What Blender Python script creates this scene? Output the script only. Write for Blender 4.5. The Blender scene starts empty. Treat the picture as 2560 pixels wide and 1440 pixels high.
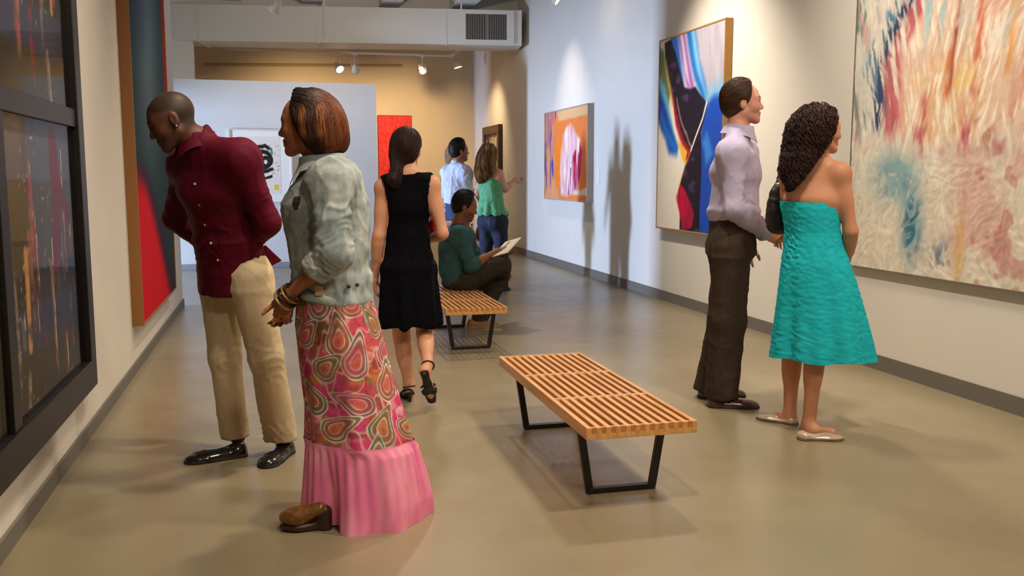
import bpy, math, random
import numpy as np
from mathutils import Vector, Matrix
random.seed(7); RNG = np.random.default_rng(11)
SC = bpy.context.scene
COL = SC.collection
# ------------------------------------------------------------------ camera
FPX, CAMH, YAW, PIT = 2300.0, 1.35, math.radians(14.2377), math.radians(7.0146)
cam_d = bpy.data.cameras.new('camera'); cam = bpy.data.objects.new('camera', cam_d); COL.objects.link(cam)
cam_d.sensor_width = 36.0; cam_d.lens = FPX / 2560 * 36.0; cam_d.clip_start = 0.05; cam_d.clip_end = 100
cam.location = (0, 0, CAMH); cam.rotation_euler = (math.pi/2 - PIT, 0, -YAW)
SC.camera = cam
# ------------------------------------------------------------------ world, exposure
w = bpy.data.worlds.new('world'); SC.world = w; w.use_nodes = True
w.node_tree.nodes['Background'].inputs[0].default_value = (0.62, 0.74, 1.0, 1)
w.node_tree.nodes['Background'].inputs[1].default_value = 0.6
vs = SC.view_settings
vs.view_transform = 'Standard'; vs.look = 'None'; vs.gamma = 1.0; vs.use_curve_mapping = False
vs.exposure = 0.55
# ------------------------------------------------------------------ lights (track spots on the ceiling, added fill spots behind the viewer, daylight through the side window)
WARM = (1.0, 0.85, 0.67); WARM2 = (1.0, 0.72, 0.42); NEUT = (1.0, 0.89, 0.75)
def spot(loc, tgt, power, angle=70, blend=0.8, col=WARM, rad=0.06):
    l = bpy.data.lights.new('track_or_fill_spot', 'SPOT'); o = bpy.data.objects.new('track_or_fill_spot', l); COL.objects.link(o)
    l.energy = power; l.spot_size = math.radians(angle); l.spot_blend = blend; l.color = col; l.shadow_soft_size = rad
    o.location = loc
    o.rotation_euler = (Vector(tgt) - Vector(loc)).to_track_quat('-Z', 'Y').to_euler()
    return o
def area(loc, tgt, power, sx, sy, col):
    l = bpy.data.lights.new('window_daylight', 'AREA'); o = bpy.data.objects.new('window_daylight', l); COL.objects.link(o)
    l.shape = 'RECTANGLE'; l.size = sx; l.size_y = sy; l.energy = power; l.color = col
    o.location = loc; o.rotation_euler = (Vector(tgt) - Vector(loc)).to_track_quat('-Z', 'Y').to_euler()
    return o
# daylight through the tall window of the side room
area((-8.0, 10.85, 1.05), (4.0, 12.0, 1.05), 1050, 0.6, 1.8, (0.48, 0.64, 1.0))
# walls and pictures
spot((1.9, 5.0, 4.05), (4.03, 4.9, 1.7), 430, 95, 1.0, NEUT, .12)
spot((2.2, 7.9, 4.05), (4.03, 7.9, 1.7), 400, 66, 1.0, NEUT, .1)
spot((2.9, 12.5, 4.05), (4.03, 12.5, 1.75), 130, 60, 1.0, NEUT, .06)
spot((0.6, 4.3, 4.05), (-0.98, 4.6, 1.3), 240, 90, 1.0, WARM, .08)
spot((0.6, 7.6, 4.05), (-0.98, 7.8, 1.3), 205, 75, 1.0, WARM, .08)
# floor and visitors
spot((2.9, 6.3, 4.05), (2.0, 4.6, 0.0), 270, 90, 1.0, WARM, .15)
spot((2.6, 2.6, 4.05), (1.6, 3.6, 0.0), 230, 105, 1.0, WARM, .15)
spot((0.8, 2.2, 4.05), (0.2, 3.6, 0.6), 190, 95, 1.0, WARM, .15)
spot((1.6, 8.9, 4.05), (1.2, 7.2, 0.0), 190, 85, 1.0, WARM, .12)
spot((1.0, -0.9, 4.05), (0.3, 3.6, 1.2), 120, 75, 1.0, NEUT, .2)  # added frontal fill for the left figures, stands for no known lamp
spot((2.6, -0.4, 4.05), (2.4, 4.6, 1.1), 130, 75, 1.0, NEUT, .2)  # same kind of added fill, brightens the camera-facing side of the couple
# back room and partition
spot((0.1, 11.2, 4.05), (0.0, 13.9, 1.9), 60, 62, 1.0, WARM, .06)
spot((1.4, 11.3, 3.6), (1.4, 14.7, 3.6), 60, 110, 1.0, WARM, .08)
spot((2.5, 16.7, 3.25), (2.5, 19.2, 1.9), 150, 85, 1.0, WARM2, .05)
spot((0.6, 16.9, 3.25), (0.6, 19.2, 1.6), 160, 110, 1.0, WARM2, .05)
spot((3.05, 16.8, 3.35), (4.03, 17.2, 1.6), 90, 95, 1.0, WARM2, .05)

# ------------------------------------------------------------------ helpers: pixels to points, colours, noise
_sy, _cy, _sp, _cp = math.sin(YAW), math.cos(YAW), math.sin(PIT), math.cos(PIT)
V_R = np.array([_cy, -_sy, 0.0]); V_F = np.array([_sy, _cy, 0.0]); V_U = np.array([0.0, 0.0, 1.0])
_fw = V_F*_cp - V_U*_sp; _up = V_F*_sp + V_U*_cp
def P(px, py, d):
    """point of the place seen at pixel (px,py) of the 2560x1440 frame, d metres ahead of the camera"""
    v = V_R*((px-1280)/FPX) + _fw + _up*((720-py)/FPX)
    return np.array([0, 0, CAMH]) + v*(d/np.dot(v, V_F))
def lin(c):
    c = np.asarray(c, float)/255.0
    return np.where(c <= 0.04045, c/12.92, ((c+0.055)/1.055)**2.4)
def nrm(v):
    v = np.asarray(v, float); return v/np.linalg.norm(v)
_NT = np.random.default_rng(5).random((32, 32, 32)).astype(np.float32)
def vnoise(x, y, z):
    x, y, z = np.broadcast_arrays(np.asarray(x, np.float32), np.asarray(y, np.float32), np.asarray(z, np.float32))
    xi, yi, zi = np.floor(x).astype(np.int32), np.floor(y).astype(np.int32), np.floor(z).astype(np.int32)
    fx, fy, fz = x-xi, y-yi, z-zi
    fx = fx*fx*(3-2*fx); fy = fy*fy*(3-2*fy); fz = fz*fz*(3-2*fz)
    x0, y0, z0 = xi & 31, yi & 31, zi & 31; x1, y1, z1 = (xi+1) & 31, (yi+1) & 31, (zi+1) & 31
    a = _NT[x0, y0, z0]*(1-fx)+_NT[x1, y0, z0]*fx; b = _NT[x0, y1, z0]*(1-fx)+_NT[x1, y1, z0]*fx
    c = _NT[x0, y0, z1]*(1-fx)+_NT[x1, y0, z1]*fx; d = _NT[x0, y1, z1]*(1-fx)+_NT[x1, y1, z1]*fx
    return ((a*(1-fy)+b*fy)*(1-fz)+(c*(1-fy)+d*fy)*fz)*2-1
def fbm(x, y, z, o=3):
    s = 0; a = 1; t = 0
    for i in range(o):
        s = s+a*vnoise(x*2**i+i*7.3, y*2**i+i*3.1, z*2**i+i*5.7); t += a; a *= .5
    return s/t
def sstep(a, b, x):
    t = np.clip((x-a)/(b-a), 0, 1); return t*t*(3-2*t)
def mixc(c, d, m):
    return c*(1-m[..., None])+np.asarray(d)*m[..., None]
# ------------------------------------------------------------------ helpers: materials
MATS = {}
def mat(name, col=(200, 200, 200), rough=0.6, attr=False, metal=0.0, noise=0.0, nscale=20.0, bump=0.0, bscale=200.0,
        coat=0.0, sss=0.0, spec=0.5, emit=None, estr=0.0, sheen=0.0):
    if name in MATS: return MATS[name]
    m = bpy.data.materials.new(name); m.use_nodes = True; nt = m.node_tree; n = nt.nodes; b = n['Principled BSDF']
    b.inputs['Roughness'].default_value = rough; b.inputs['Metallic'].default_value = metal
    b.inputs['Specular IOR Level'].default_value = spec
    if coat: b.inputs['Coat Weight'].default_value = coat; b.inputs['Coat Roughness'].default_value = .15
    if sheen: b.inputs['Sheen Weight'].default_value = sheen
    if sss:
        b.inputs['Subsurface Weight'].default_value = sss; b.inputs['Subsurface Radius'].default_value = (.012, .005, .003)
        b.inputs['Subsurface Scale'].default_value = 1.0
    L = (*lin(col), 1)
    tc = n.new('ShaderNodeTexCoord')
    src = None
    if attr:
        a = n.new('ShaderNodeAttribute'); a.attribute_name = 'Col'; src = a.outputs['Color']
    if noise:
        t = n.new('ShaderNodeTexNoise'); t.inputs['Scale'].default_value = nscale; t.inputs['Detail'].default_value = 4
        nt.links.new(tc.outputs['Object'], t.inputs['Vector'])
        mr = n.new('ShaderNodeMapRange'); mr.inputs[1].default_value = .3; mr.inputs[2].default_value = .7
        mr.inputs[3].default_value = 1-noise; mr.inputs[4].default_value = 1+noise
        nt.links.new(t.outputs['Fac'], mr.inputs[0])
        mx = n.new('ShaderNodeVectorMath'); mx.operation = 'SCALE'
        if src: nt.links.new(src, mx.inputs[0])
        else: mx.inputs[0].default_value = L[:3]
        nt.links.new(mr.outputs[0], mx.inputs['Scale']); src = mx.outputs[0]
    if src: nt.links.new(src, b.inputs['Base Color'])
    else: b.inputs['Base Color'].default_value = L
    if bump:
        t = n.new('ShaderNodeTexNoise'); t.inputs['Scale'].default_value = bscale; t.inputs['Detail'].default_value = 3
        nt.links.new(tc.outputs['Object'], t.inputs['Vector'])
        bp = n.new('ShaderNodeBump'); bp.inputs['Strength'].default_value = bump; bp.inputs['Distance'].default_value = .002
        nt.links.new(t.outputs['Fac'], bp.inputs['Height']); nt.links.new(bp.outputs[0], b.inputs['Normal'])
    if emit is not None:
        b.inputs['Emission Color'].default_value = (*lin(emit), 1); b.inputs['Emission Strength'].default_value = estr
    MATS[name] = m
    return m
# ------------------------------------------------------------------ helpers: objects
def tag(o, label=None, cat=None, group=None, kind=None):
    if label: o['label'] = label
    if cat: o['category'] = cat
    if group: o['group'] = group
    if kind: o['kind'] = kind
    return o
def empty(name, loc, label=None, cat=None, group=None, rotz=0):
    o = bpy.data.objects.new(name, None); COL.objects.link(o); o.location = [float(t) for t in loc]; o.rotation_euler = (0, 0, rotz)
    o.empty_display_size = .1
    return tag(o, label, cat, group)
def raw_mesh(name, v, f, material, parent=None, col=None, smooth=False, origin=None, flat_faces=None):
    """v (n,3) in world space, f (m,4) or (m,3) int array -> one mesh object (local to its parent's location)"""
    v = np.asarray(v, np.float32); f = np.asarray(f, np.int32)
    off = np.zeros(3)
    if parent is not None:
        off = np.array(root_loc(parent))
    elif origin is not None: off = np.asarray(origin, float)
    v = (v-off).astype(np.float32)
    me = bpy.data.meshes.new(name)
    k = f.shape[1]
    me.vertices.add(len(v)); me.vertices.foreach_set('co', v.ravel())
    me.loops.add(f.size); me.loops.foreach_set('vertex_index', f.ravel())
    me.polygons.add(len(f)); me.polygons.foreach_set('loop_start', np.arange(0, f.size, k, dtype=np.int32))
    me.polygons.foreach_set('loop_total', np.full(len(f), k, np.int32))
    if smooth: me.polygons.foreach_set('use_smooth', np.ones(len(f), bool))
    me.update(calc_edges=True); me.validate()
    if col is not None:
        c = np.ones((len(v), 4), np.float32); c[:, :3] = col
        a = me.color_attributes.new('Col', 'FLOAT_COLOR', 'POINT'); a.data.foreach_set('color', c.ravel())
    if material: me.materials.append(material)
    o = bpy.data.objects.new(name, me); COL.objects.link(o)
    if parent is not None: o.parent = parent
    elif origin is not None: o.location = [float(t) for t in origin]
    return o
def root_loc(p):
    l = Vector((0, 0, 0))
    while p is not None: l += p.location; p = p.parent
    return l
class MB:
    """collects solid shapes, builds ONE mesh object"""
    def __init__(s): s.v = []; s.f = []
    def _a(s, vs, fs):
        b = len(s.v); s.v += [tuple(float(t) for t in p) for p in vs]; s.f += [tuple(b+i for i in q) for q in fs]; return s
    def box(s, lo, hi):
        x0, y0, z0 = lo; x1, y1, z1 = hi
        return s._a([(x0, y0, z0), (x1, y0, z0), (x1, y1, z0), (x0, y1, z0), (x0, y0, z1), (x1, y0, z1), (x1, y1, z1), (x0, y1, z1)],
                    [(0, 3, 2, 1), (4, 5, 6, 7), (0, 1, 5, 4), (1, 2, 6, 5), (2, 3, 7, 6), (3, 0, 4, 7)])
    def prism(s, quad, lo, hi):
        n = len(quad)
        return s._a([(q[0], q[1], lo) for q in quad]+[(q[0], q[1], hi) for q in quad],
                    [tuple(range(n-1, -1, -1)), tuple(range(n, 2*n))]+[(i, (i+1) % n, n+(i+1) % n, n+i) for i in range(n)])
    def obox(s, c, ax, half):
        c = np.array(c, float); ax = [np.array(a, float)*h for a, h in zip(ax, half)]
        vs = [c+sx*ax[0]+sy*ax[1]+sz*ax[2] for sz in (-1, 1) for sx, sy in ((-1, -1), (1, -1), (1, 1), (-1, 1))]
        return s._a(vs, [(0, 3, 2, 1), (4, 5, 6, 7), (0, 1, 5, 4), (1, 2, 6, 5), (2, 3, 7, 6), (3, 0, 4, 7)])
    def bar(s, a, b, w, h, up=(0, 0, 1)):
        a = np.array(a, float); b = np.array(b, float); d = b-a; L = np.linalg.norm(d); d /= L
        u = np.cross(d, up); u = u/np.linalg.norm(u) if np.linalg.norm(u) > 1e-6 else np.array([1., 0, 0]); v = np.cross(u, d)
        return s.obox((a+b)/2, (d, u, v), (L/2, w/2, h/2))
    def tube(s, pts, rad, n=8, caps=True):
        pts = [np.array(p, float) for p in pts]; rad = [rad]*len(pts) if np.isscalar(rad) else rad
        rings = []; ref = np.array([0.31, 0.17, 0.93])
        for i, p in enumerate(pts):
            d = pts[min(i+1, len(pts)-1)]-pts[max(i-1, 0)]; d = d/np.linalg.norm(d)
            if abs(np.dot(d, ref)) > .95: ref = np.array([.95, .2, .1])
            u = np.cross(d, ref); u /= np.linalg.norm(u); v = np.cross(d, u)
            rings.append([p+rad[i]*(math.cos(2*math.pi*k/n)*u+math.sin(2*math.pi*k/n)*v) for k in range(n)])
        vs = [q for r in rings for q in r]; fs = []
        for i in range(len(pts)-1):
            for k in range(n): fs.append((i*n+k, i*n+(k+1) % n, (i+1)*n+(k+1) % n, (i+1)*n+k))
        if caps: fs += [tuple(range(n-1, -1, -1)), tuple((len(pts)-1)*n+k for k in range(n))]
        return s._a(vs, fs)
    def lathe(s, c, prof, n=20, ax=(0, 0, 1)):
        c = np.array(c, float); ax = nrm(ax); u = nrm(np.cross(ax, (0.3, .9, .2))); v = np.cross(ax, u); vs = []; fs = []
        for r, z in prof: vs += [c+ax*z+max(r, 1e-4)*(math.cos(2*math.pi*k/n)*u+math.sin(2*math.pi*k/n)*v) for k in range(n)]
        for i in range(len(prof)-1):
            for k in range(n): fs.append((i*n+k, i*n+(k+1) % n, (i+1)*n+(k+1) % n, (i+1)*n+k))
        fs += [tuple(range(n-1, -1, -1)), tuple((len(prof)-1)*n+k for k in range(n))]
        return s._a(vs, fs)
    def build(s, name, material, parent=None, smooth=False, bevel=0.0, origin=None):
        off = np.array(root_loc(parent)) if parent is not None else (np.array(origin) if origin is not None else np.zeros(3))
        me = bpy.data.meshes.new(name); me.from_pydata([tuple(np.array(p)-off) for p in s.v], [], s.f)
        if smooth: me.polygons.foreach_set('use_smooth', np.ones(len(me.polygons), bool))
        me.update()
        if material: me.materials.append(material)
        o = bpy.data.objects.new(name, me); COL.objects.link(o)
        if parent is not None: o.parent = parent
        elif origin is not None: o.location = [float(t) for t in origin]
        if bevel:
            b = o.modifiers.new('bevel', 'BEVEL'); b.width = bevel; b.segments = 2; b.limit_method = 'ANGLE'
        return o
def struct(o): o['kind'] = 'structure'; return o

# ================================================================== THE ROOM
XL, XR, ZC = -0.985, 4.03, 4.32
M_wall = mat('wall_paint', (226, 219, 206), .75, noise=.02, nscale=3)
M_wall2 = mat('wall_paint_ochre', (226, 205, 168), .8, noise=.02, nscale=3)
M_ceil = mat('ceiling_paint', (205, 205, 205), .85)
M_duct = mat('duct_paint', (218, 214, 204), .6)
M_base = mat('baseboard_grey', (112, 106, 96), .55)
# polished concrete floor
def floor_mat():
    m = bpy.data.materials.new('polished_concrete'); m.use_nodes = True; nt = m.node_tree; n = nt.nodes; b = n['Principled BSDF']
    tc = n.new('ShaderNodeTexCoord')
    t = n.new('ShaderNodeTexNoise'); t.inputs['Scale'].default_value = .9; t.inputs['Detail'].default_value = 6; t.inputs['Roughness'].default_value = .6
    nt.links.new(tc.outputs['Object'], t.inputs['Vector'])
    r = n.new('ShaderNodeValToRGB'); r.color_ramp.elements[0].position = .3; r.color_ramp.elements[1].position = .72
    r.color_ramp.elements[0].color = (*lin((134, 121, 95)), 1); r.color_ramp.elements[1].color = (*lin((150, 137, 109)), 1)
    nt.links.new(t.outputs['Fac'], r.inputs[0]); nt.links.new(r.outputs[0], b.inputs['Base Color'])
    t2 = n.new('ShaderNodeTexNoise'); t2.inputs['Scale'].default_value = 6; t2.inputs['Detail'].default_value = 5
    nt.links.new(tc.outputs['Object'], t2.inputs['Vector'])
    mr = n.new('ShaderNodeMapRange'); mr.inputs[3].default_value = .22; mr.inputs[4].default_value = .42
    nt.links.new(t2.outputs['Fac'], mr.inputs[0]); nt.links.new(mr.outputs[0], b.inputs['Roughness'])
    b.inputs['Specular IOR Level'].default_value = .6
    bp = n.new('ShaderNodeBump'); bp.inputs['Strength'].default_value = .06; bp.inputs['Distance'].default_value = .01
    nt.links.new(t2.outputs['Fac'], bp.inputs['Height']); nt.links.new(bp.outputs[0], b.inputs['Normal'])
    return m
struct(MB().box((-8.5, -4.5, -.2), (XR+.2, 19.5, 0)).build('floor', floor_mat()))
struct(MB().box((-8.5, -4.5, ZC), (XR+.2, 19.5, ZC+.2)).build('ceiling', M_ceil))
struct(MB().box((XR, -4.5, 0), (XR+.2, 19.4, ZC)).build('wall_right', M_wall))
struct(MB().box((XL-.16, -4.5, 0), (XL, 10.03, ZC)).build('wall_left', M_wall))
struct(MB().box((-8.5, 19.2, 0), (XR+.2, 19.4, ZC)).build('wall_back', M_wall2))
struct(MB().box((-8.5, -4.5, 0), (XR+.2, -4.3, ZC)).build('wall_front', M_wall))
# side room: outer wall with a tall window opening at y 10.2-11.0, closing walls
wl = MB().box((-8.5, -4.5, 0), (-8.3, 10.45, ZC)).box((-8.5, 11.25, 0), (-8.3, 19.4, ZC)).box((-8.5, 10.45, 0), (-8.3, 11.25, .1)).box((-8.5, 10.45, 2.1), (-8.3, 11.25, ZC))
struct(wl.build('wall_side', M_wall))
wf = MB()
for a, b in (((-8.44, 10.45, .1), (-8.36, 10.49, 2.1)), ((-8.44, 11.21, .1), (-8.36, 11.25, 2.1)), ((-8.44, 10.45, .1), (-8.36, 11.25, .14)), ((-8.44, 10.45, 2.06), (-8.36, 11.25, 2.1)), ((-8.43, 10.45, 1.08), (-8.37, 11.25, 1.12))): wf.box(a, b)
struct(wf.build('window_1', mat('window_frame_white', (225, 225, 222), .5)))
# added out-of-view lintel, cuts the window daylight off the upper walls
struct(MB().box((-3.1, 9.0, 2.15), (-2.95, 15.5, ZC)).build('daylight_cutoff', M_wall))
# back-room opening: pier left of the opening, lintel over it (behind the duct)
struct(MB().box((-8.3, 15.5, 0), (-1.21, 15.7, ZC)).box((-1.21, 15.5, 3.95), (XR, 15.7, ZC)).build('wall_pier', M_wall))
# free-standing partition
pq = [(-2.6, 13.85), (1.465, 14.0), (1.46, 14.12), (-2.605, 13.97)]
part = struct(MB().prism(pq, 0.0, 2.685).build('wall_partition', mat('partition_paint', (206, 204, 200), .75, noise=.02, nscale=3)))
pbn = [(-2.6, 13.85), (1.465, 14.0), (1.4655, 13.985), (-2.5995, 13.835)]
struct(MB().prism(pbn, 0, .075).build('baseboard_partition', mat('baseboard_partition_grey', (135, 138, 140), .5)))
# baseboards
struct(MB().box((XR-.014, -4.3, 0), (XR, 19.2, .105)).build('baseboard_right', M_base))
struct(MB().box((XL, -4.3, 0), (XL+.014, 10.03, .075)).build('baseboard_left', M_base))
struct(MB().box((-1.2, 19.186, 0), (XR, 19.2, .1)).build('baseboard_back', M_base))
# ceiling joists running down the room
for i, x in enumerate((-.35, .62, 2.05, 3.08)):
    xx = {0: -.62, 1: .62, 2: 1.85, 3: 3.02}[i]
    struct(MB().box((xx-.16, -4.3, 4.06), (xx+.16, 15.5, ZC)).build('trim_%d' % (i+1), mat('joist_white', (228, 228, 228), .7)))
# ------------------------------------------------------------------ ventilation duct under the ceiling
A = np.array([-4.2, 15.84]); B = np.array([3.9, 14.71]); dd = nrm(B-A); nn = np.array([-dd[1], dd[0]]); DW = .72
droot = empty('ventilation_duct', ((A+B)[0]/2, (A+B)[1]/2, 3.42), 'long cream sheet-metal air duct hanging below the ceiling', 'duct')
def dpt(t, n, z): p = A+dd*t+nn*n; return (p[0], p[1], z)
Ld = np.linalg.norm(B-A)
def dq(t0, t1, n0, n1): return [dpt(t0, n0, 0)[:2], dpt(t1, n0, 0)[:2], dpt(t1, n1, 0)[:2], dpt(t0, n1, 0)[:2]]
seams = [0, 1.2, 3.12, 4.95, 6.95, Ld]   # joints between the duct lengths
for a, b in zip(seams[:-1], seams[1:]):
    MB().prism(dq(a+.004, b-.004, 0, DW), 3.42, 3.975).build('duct_section', M_duct, droot, bevel=.004)
for s in seams[1:-1]:
    MB().prism(dq(s-.012, s+.012, -.008, DW+.008), 3.405, 3.982).build('flange', M_duct, droot)
for s in (5.05, 7.2):
    MB().prism(dq(s-.012, s+.012, -.018, -.004), 3.5, 4.2).build('hanger_strap', M_duct, droot)
# register grille at the right end of the duct
g0, g1 = Ld-.98, Ld-.13
reg = MB()
for q, z0, z1 in ((dq(g0, g1, -.03, 0), 3.44, 3.50), (dq(g0, g1, -.03, 0), 3.90, 3.96), (dq(g0, g0+.07, -.03, 0), 3.50, 3.90), (dq(g1-.12, g1, -.03, 0), 3.50, 3.90)): reg.prism(q, z0, z1)
rg = reg.build('grille_frame', M_duct, droot)
MB().prism(dq(g0+.07, g1-.12, -.004, -.001), 3.50, 3.90).build('grille_backing', mat('grille_dark', (48, 42, 40), .7), rg)
nsl = 24; sm = mat('grille_slat', (150, 143, 132), .5)
for i in range(nsl):
    t = g0+.07+(g1-g0-.19)*(i+.5)/nsl; ww = .011 if i == nsl//2 else .0055
    MB().prism(dq(t-ww, t+ww, -.022, -.004), 3.50, 3.90).build('slat', sm, rg)
# ================================================================== PICTURES
def polym(u, v, pts, soft=.01, warp=0.0, ws=6.0, seed=0.0):
    if warp:
        u = u+warp*fbm(u*ws+seed, v*ws, seed, 3); v = v+warp*fbm(u*ws+9+seed, v*ws+4, seed, 3)
    n = len(pts); d = np.full(u.shape, 1e9, np.float32); ins = np.zeros(u.shape, bool)
    for i in range(n):
        ax, ay = pts[i]; bx, by = pts[(i+1) % n]; ex, ey = bx-ax, by-ay
        t = np.clip(((u-ax)*ex+(v-ay)*ey)/(ex*ex+ey*ey+1e-12), 0, 1)
        d = np.minimum(d, (u-ax-t*ex)**2+(v-ay-t*ey)**2)
        c = ((ay > v) != (by > v)) & (u < (bx-ax)*(v-ay)/(by-ay+1e-12)+ax); ins ^= c
    d = np.sqrt(d); sd = np.where(ins, d, -d)
    return sstep(-soft, soft, sd)
def strokem(u, v, pts, wid, soft=.01, warp=0.0, ws=8.0, seed=0.0):
    if warp: u = u+warp*fbm(u*ws+seed, v*ws, seed, 3); v = v+warp*fbm(u*ws+5, v*ws+seed, 2, 3)
    d = np.full(u.shape, 1e9, np.float32)
    for (ax, ay), (bx, by) in zip(pts[:-1], pts[1:]):
        ex, ey = bx-ax, by-ay; t = np.clip(((u-ax)*ex+(v-ay)*ey)/(ex*ex+ey*ey+1e-12), 0, 1)
        d = np.minimum(d, (u-ax-t*ex)**2+(v-ay-t*ey)**2)
    return 1-sstep(wid-soft, wid+soft, np.sqrt(d))
def canvas(name, o, du, dv, nrm_, W, H, nu, nv, paint, parent, relief=None, rough=.5, mname='paint'):
    """painted sheet: o = lower-left corner, du along the width, dv up; colours and relief from paint(u,v)"""
    u, v = np.meshgrid(np.linspace(0, 1, nu), np.linspace(0, 1, nv), indexing='ij')
    u = u.astype(np.float32); v = v.astype(np.float32)
    c = paint(u, v); h = relief(u, v) if relief else np.zeros(u.shape)
    o = np.array(o, float); pts = o+u[..., None]*W*np.array(du)+v[..., None]*H*np.array(dv)+h[..., None]*np.array(nrm_)
    idx = np.arange(nu*nv).reshape(nu, nv)
    f = np.stack([idx[:-1, :-1], idx[1:, :-1], idx[1:, 1:], idx[:-1, 1:]], -1).reshape(-1, 4)
    fn = np.cross(np.array(du), np.array(dv))
    if np.dot(fn, nrm_) < 0: f = f[:, ::-1]
    m = mat(mname, rough=rough, attr=True, bump=.15, bscale=150, spec=.12)
    return raw_mesh(name, pts.reshape(-1, 3), f, m, parent, np.clip(lin(c.reshape(-1, 3)), 0, 1), smooth=True)
def C(*a): return np.array(a, float)
def ones(u, c): return np.ones(u.shape+(3,))*np.array(c, float)

# ---- wide abstract canvas on the right wall (blue, black, red, white)
def p_blue(u, v):
    c = ones(u, (238, 230, 218))
    n = fbm(u*30+v*8, v*4-u*2, 1, 3)
    c = mixc(c, C(172, 165, 178)+n[..., None]*16, polym(u, v, [(.42, 1.1), (1.1, 1.1), (1.1, .66), (.86, .66), (.72, .72), (.55, .88)], .05, .02))
    c = mixc(c, (40, 110, 190), polym(u, v, [(.36, 1.1), (.52, 1.1), (.66, .84), (.80, .68), (.74, .63), (.58, .75)], .03, .02))
    c = mixc(c, (132, 190, 220), polym(u, v, [(.45, 1.1), (.50, 1.1), (.66, .82), (.76, .68), (.62, .80)], .03, .02))
    c = mixc(c, (148, 92, 172), polym(u, v, [(.22, 1.1), (.34, 1.1), (.52, .82), (.60, .68), (.47, .72), (.36, .86)], .03, .02))
    c = mixc(c, (205, 190, 220), polym(u, v, [(.27, 1.1), (.31, 1.1), (.46, .84), (.52, .72), (.43, .80)], .02, .02))
    c = mixc(c, (30, 105, 195), polym(u, v, [(.14, 1.1), (.24, 1.1), (.34, .88), (.45, .70), (.36, .72), (.25, .88)], .02, .02))
    # blue field on the right
    c = mixc(c, (118, 176, 216), polym(u, v, [(.78, .70), (1.1, .76), (1.1, .6), (.8, .6)], .06, .04))
    c = mixc(c, (28, 74, 178), polym(u, v, [(.72, .62), (.86, .67), (1.1, .65), (1.1, -.1), (.66, -.1), (.66, .3)], .03, .03))
    c = mixc(c, (60, 140, 220), polym(u, v, [(.72, .46), (.80, .50), (.88, .40), (.78, .34)], .03, .04)*.8)
    # left wing: green, light blue, blue
    c = mixc(c, (112, 128, 92), polym(u, v, [(-.1, .98), (.06, .94), (.20, .72), (.14, .62), (-.1, .84)], .02, .02))
    c = mixc(c, (110, 186, 214), polym(u, v, [(-.1, .84), (.1, .76), (.2, .60), (.34, .42), (.26, .44), (.1, .58), (-.1, .74)], .02, .02))
    c = mixc(c, (16, 70, 185), polym(u, v, [(-.1, .82), (.08, .68), (.2, .55), (.34, .44), (.32, .40), (.2, .41), (.06, .52), (-.1, .68)], .03, .03))
    c = mixc(c, (20, 130, 215), strokem(u, v, [(.05, .60), (.16, .50), (.30, .42)], .022, .03, .01)*.8)
    # black body
    n2 = fbm(u*9, v*22, 4, 3)
    blk = polym(u, v, [(.08, .98), (.2, .99), (.28, .9), (.42, .73), (.52, .715), (.6, .72), (.68, .68), (.78, .64), (.76, .60), (.70, .5), (.72, .3), (.7, .12), (.72, -.1), (.40, -.1), (.40, .1), (.34, .17), (.42, .28), (.49, .37), (.42, .46), (.30, .58), (.20, .74), (.1, .88)], .008, .012)
    bc = C(30, 24, 40)+sstep(.1, .5, n2)[..., None]*C(36, 26, 46)
    c = c*(1-blk[..., None])+bc*blk[..., None]
    # yellow edge, red streaks, flame
    c = mixc(c, (196, 168, 66), strokem(u, v, [(.10, .88), (.18, .76), (.24, .66)], .016, .02, .01)*.8)
    c = mixc(c, (170, 26, 38), polym(u, v, [(.2, .74), (.27, .67), (.38, .52), (.5, .42), (.55, .42), (.52, .36), (.42, .42), (.3, .55)], .015, .025)*.95)
    c = mixc(c, (232, 184, 178), strokem(u, v, [(.3, .68), (.4, .54), (.52, .44), (.56, .42)], .006, .012, .015)*.75)
    c = mixc(c, (242, 182, 72), polym(u, v, [(.33, .47), (.42, .44), (.5, .43), (.54, .40), (.49, .35), (.42, .37)], .012, .02))
    c = mixc(c, (150, 40, 30), strokem(u, v, [(.46, .43), (.52, .40), (.49, .36)], .014, .012, .02))
    c = mixc(c, (250, 240, 222), strokem(u, v, [(.77, .635), (.72, .56), (.63, .48), (.55, .405)], .007, .006, .004))
    # crimson foot
    c = mixc(c, (196, 14, 62), polym(u, v, [(.40, .23), (.48, .20), (.56, .14), (.62, .08), (.6, .02), (.45, .0), (.41, .06), (.33, .16)], .012, .02)*(.75+.25*sstep(-.3, .3, fbm(u*16, v*10, 7, 3))))
    c = mixc(c, (232, 170, 80), strokem(u, v, [(.49, .36), (.42, .28), (.36, .2), (.34, .15)], .005, .006, .006))
    return c+fbm(u*60, v*60, 9, 2)[..., None]*4
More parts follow.
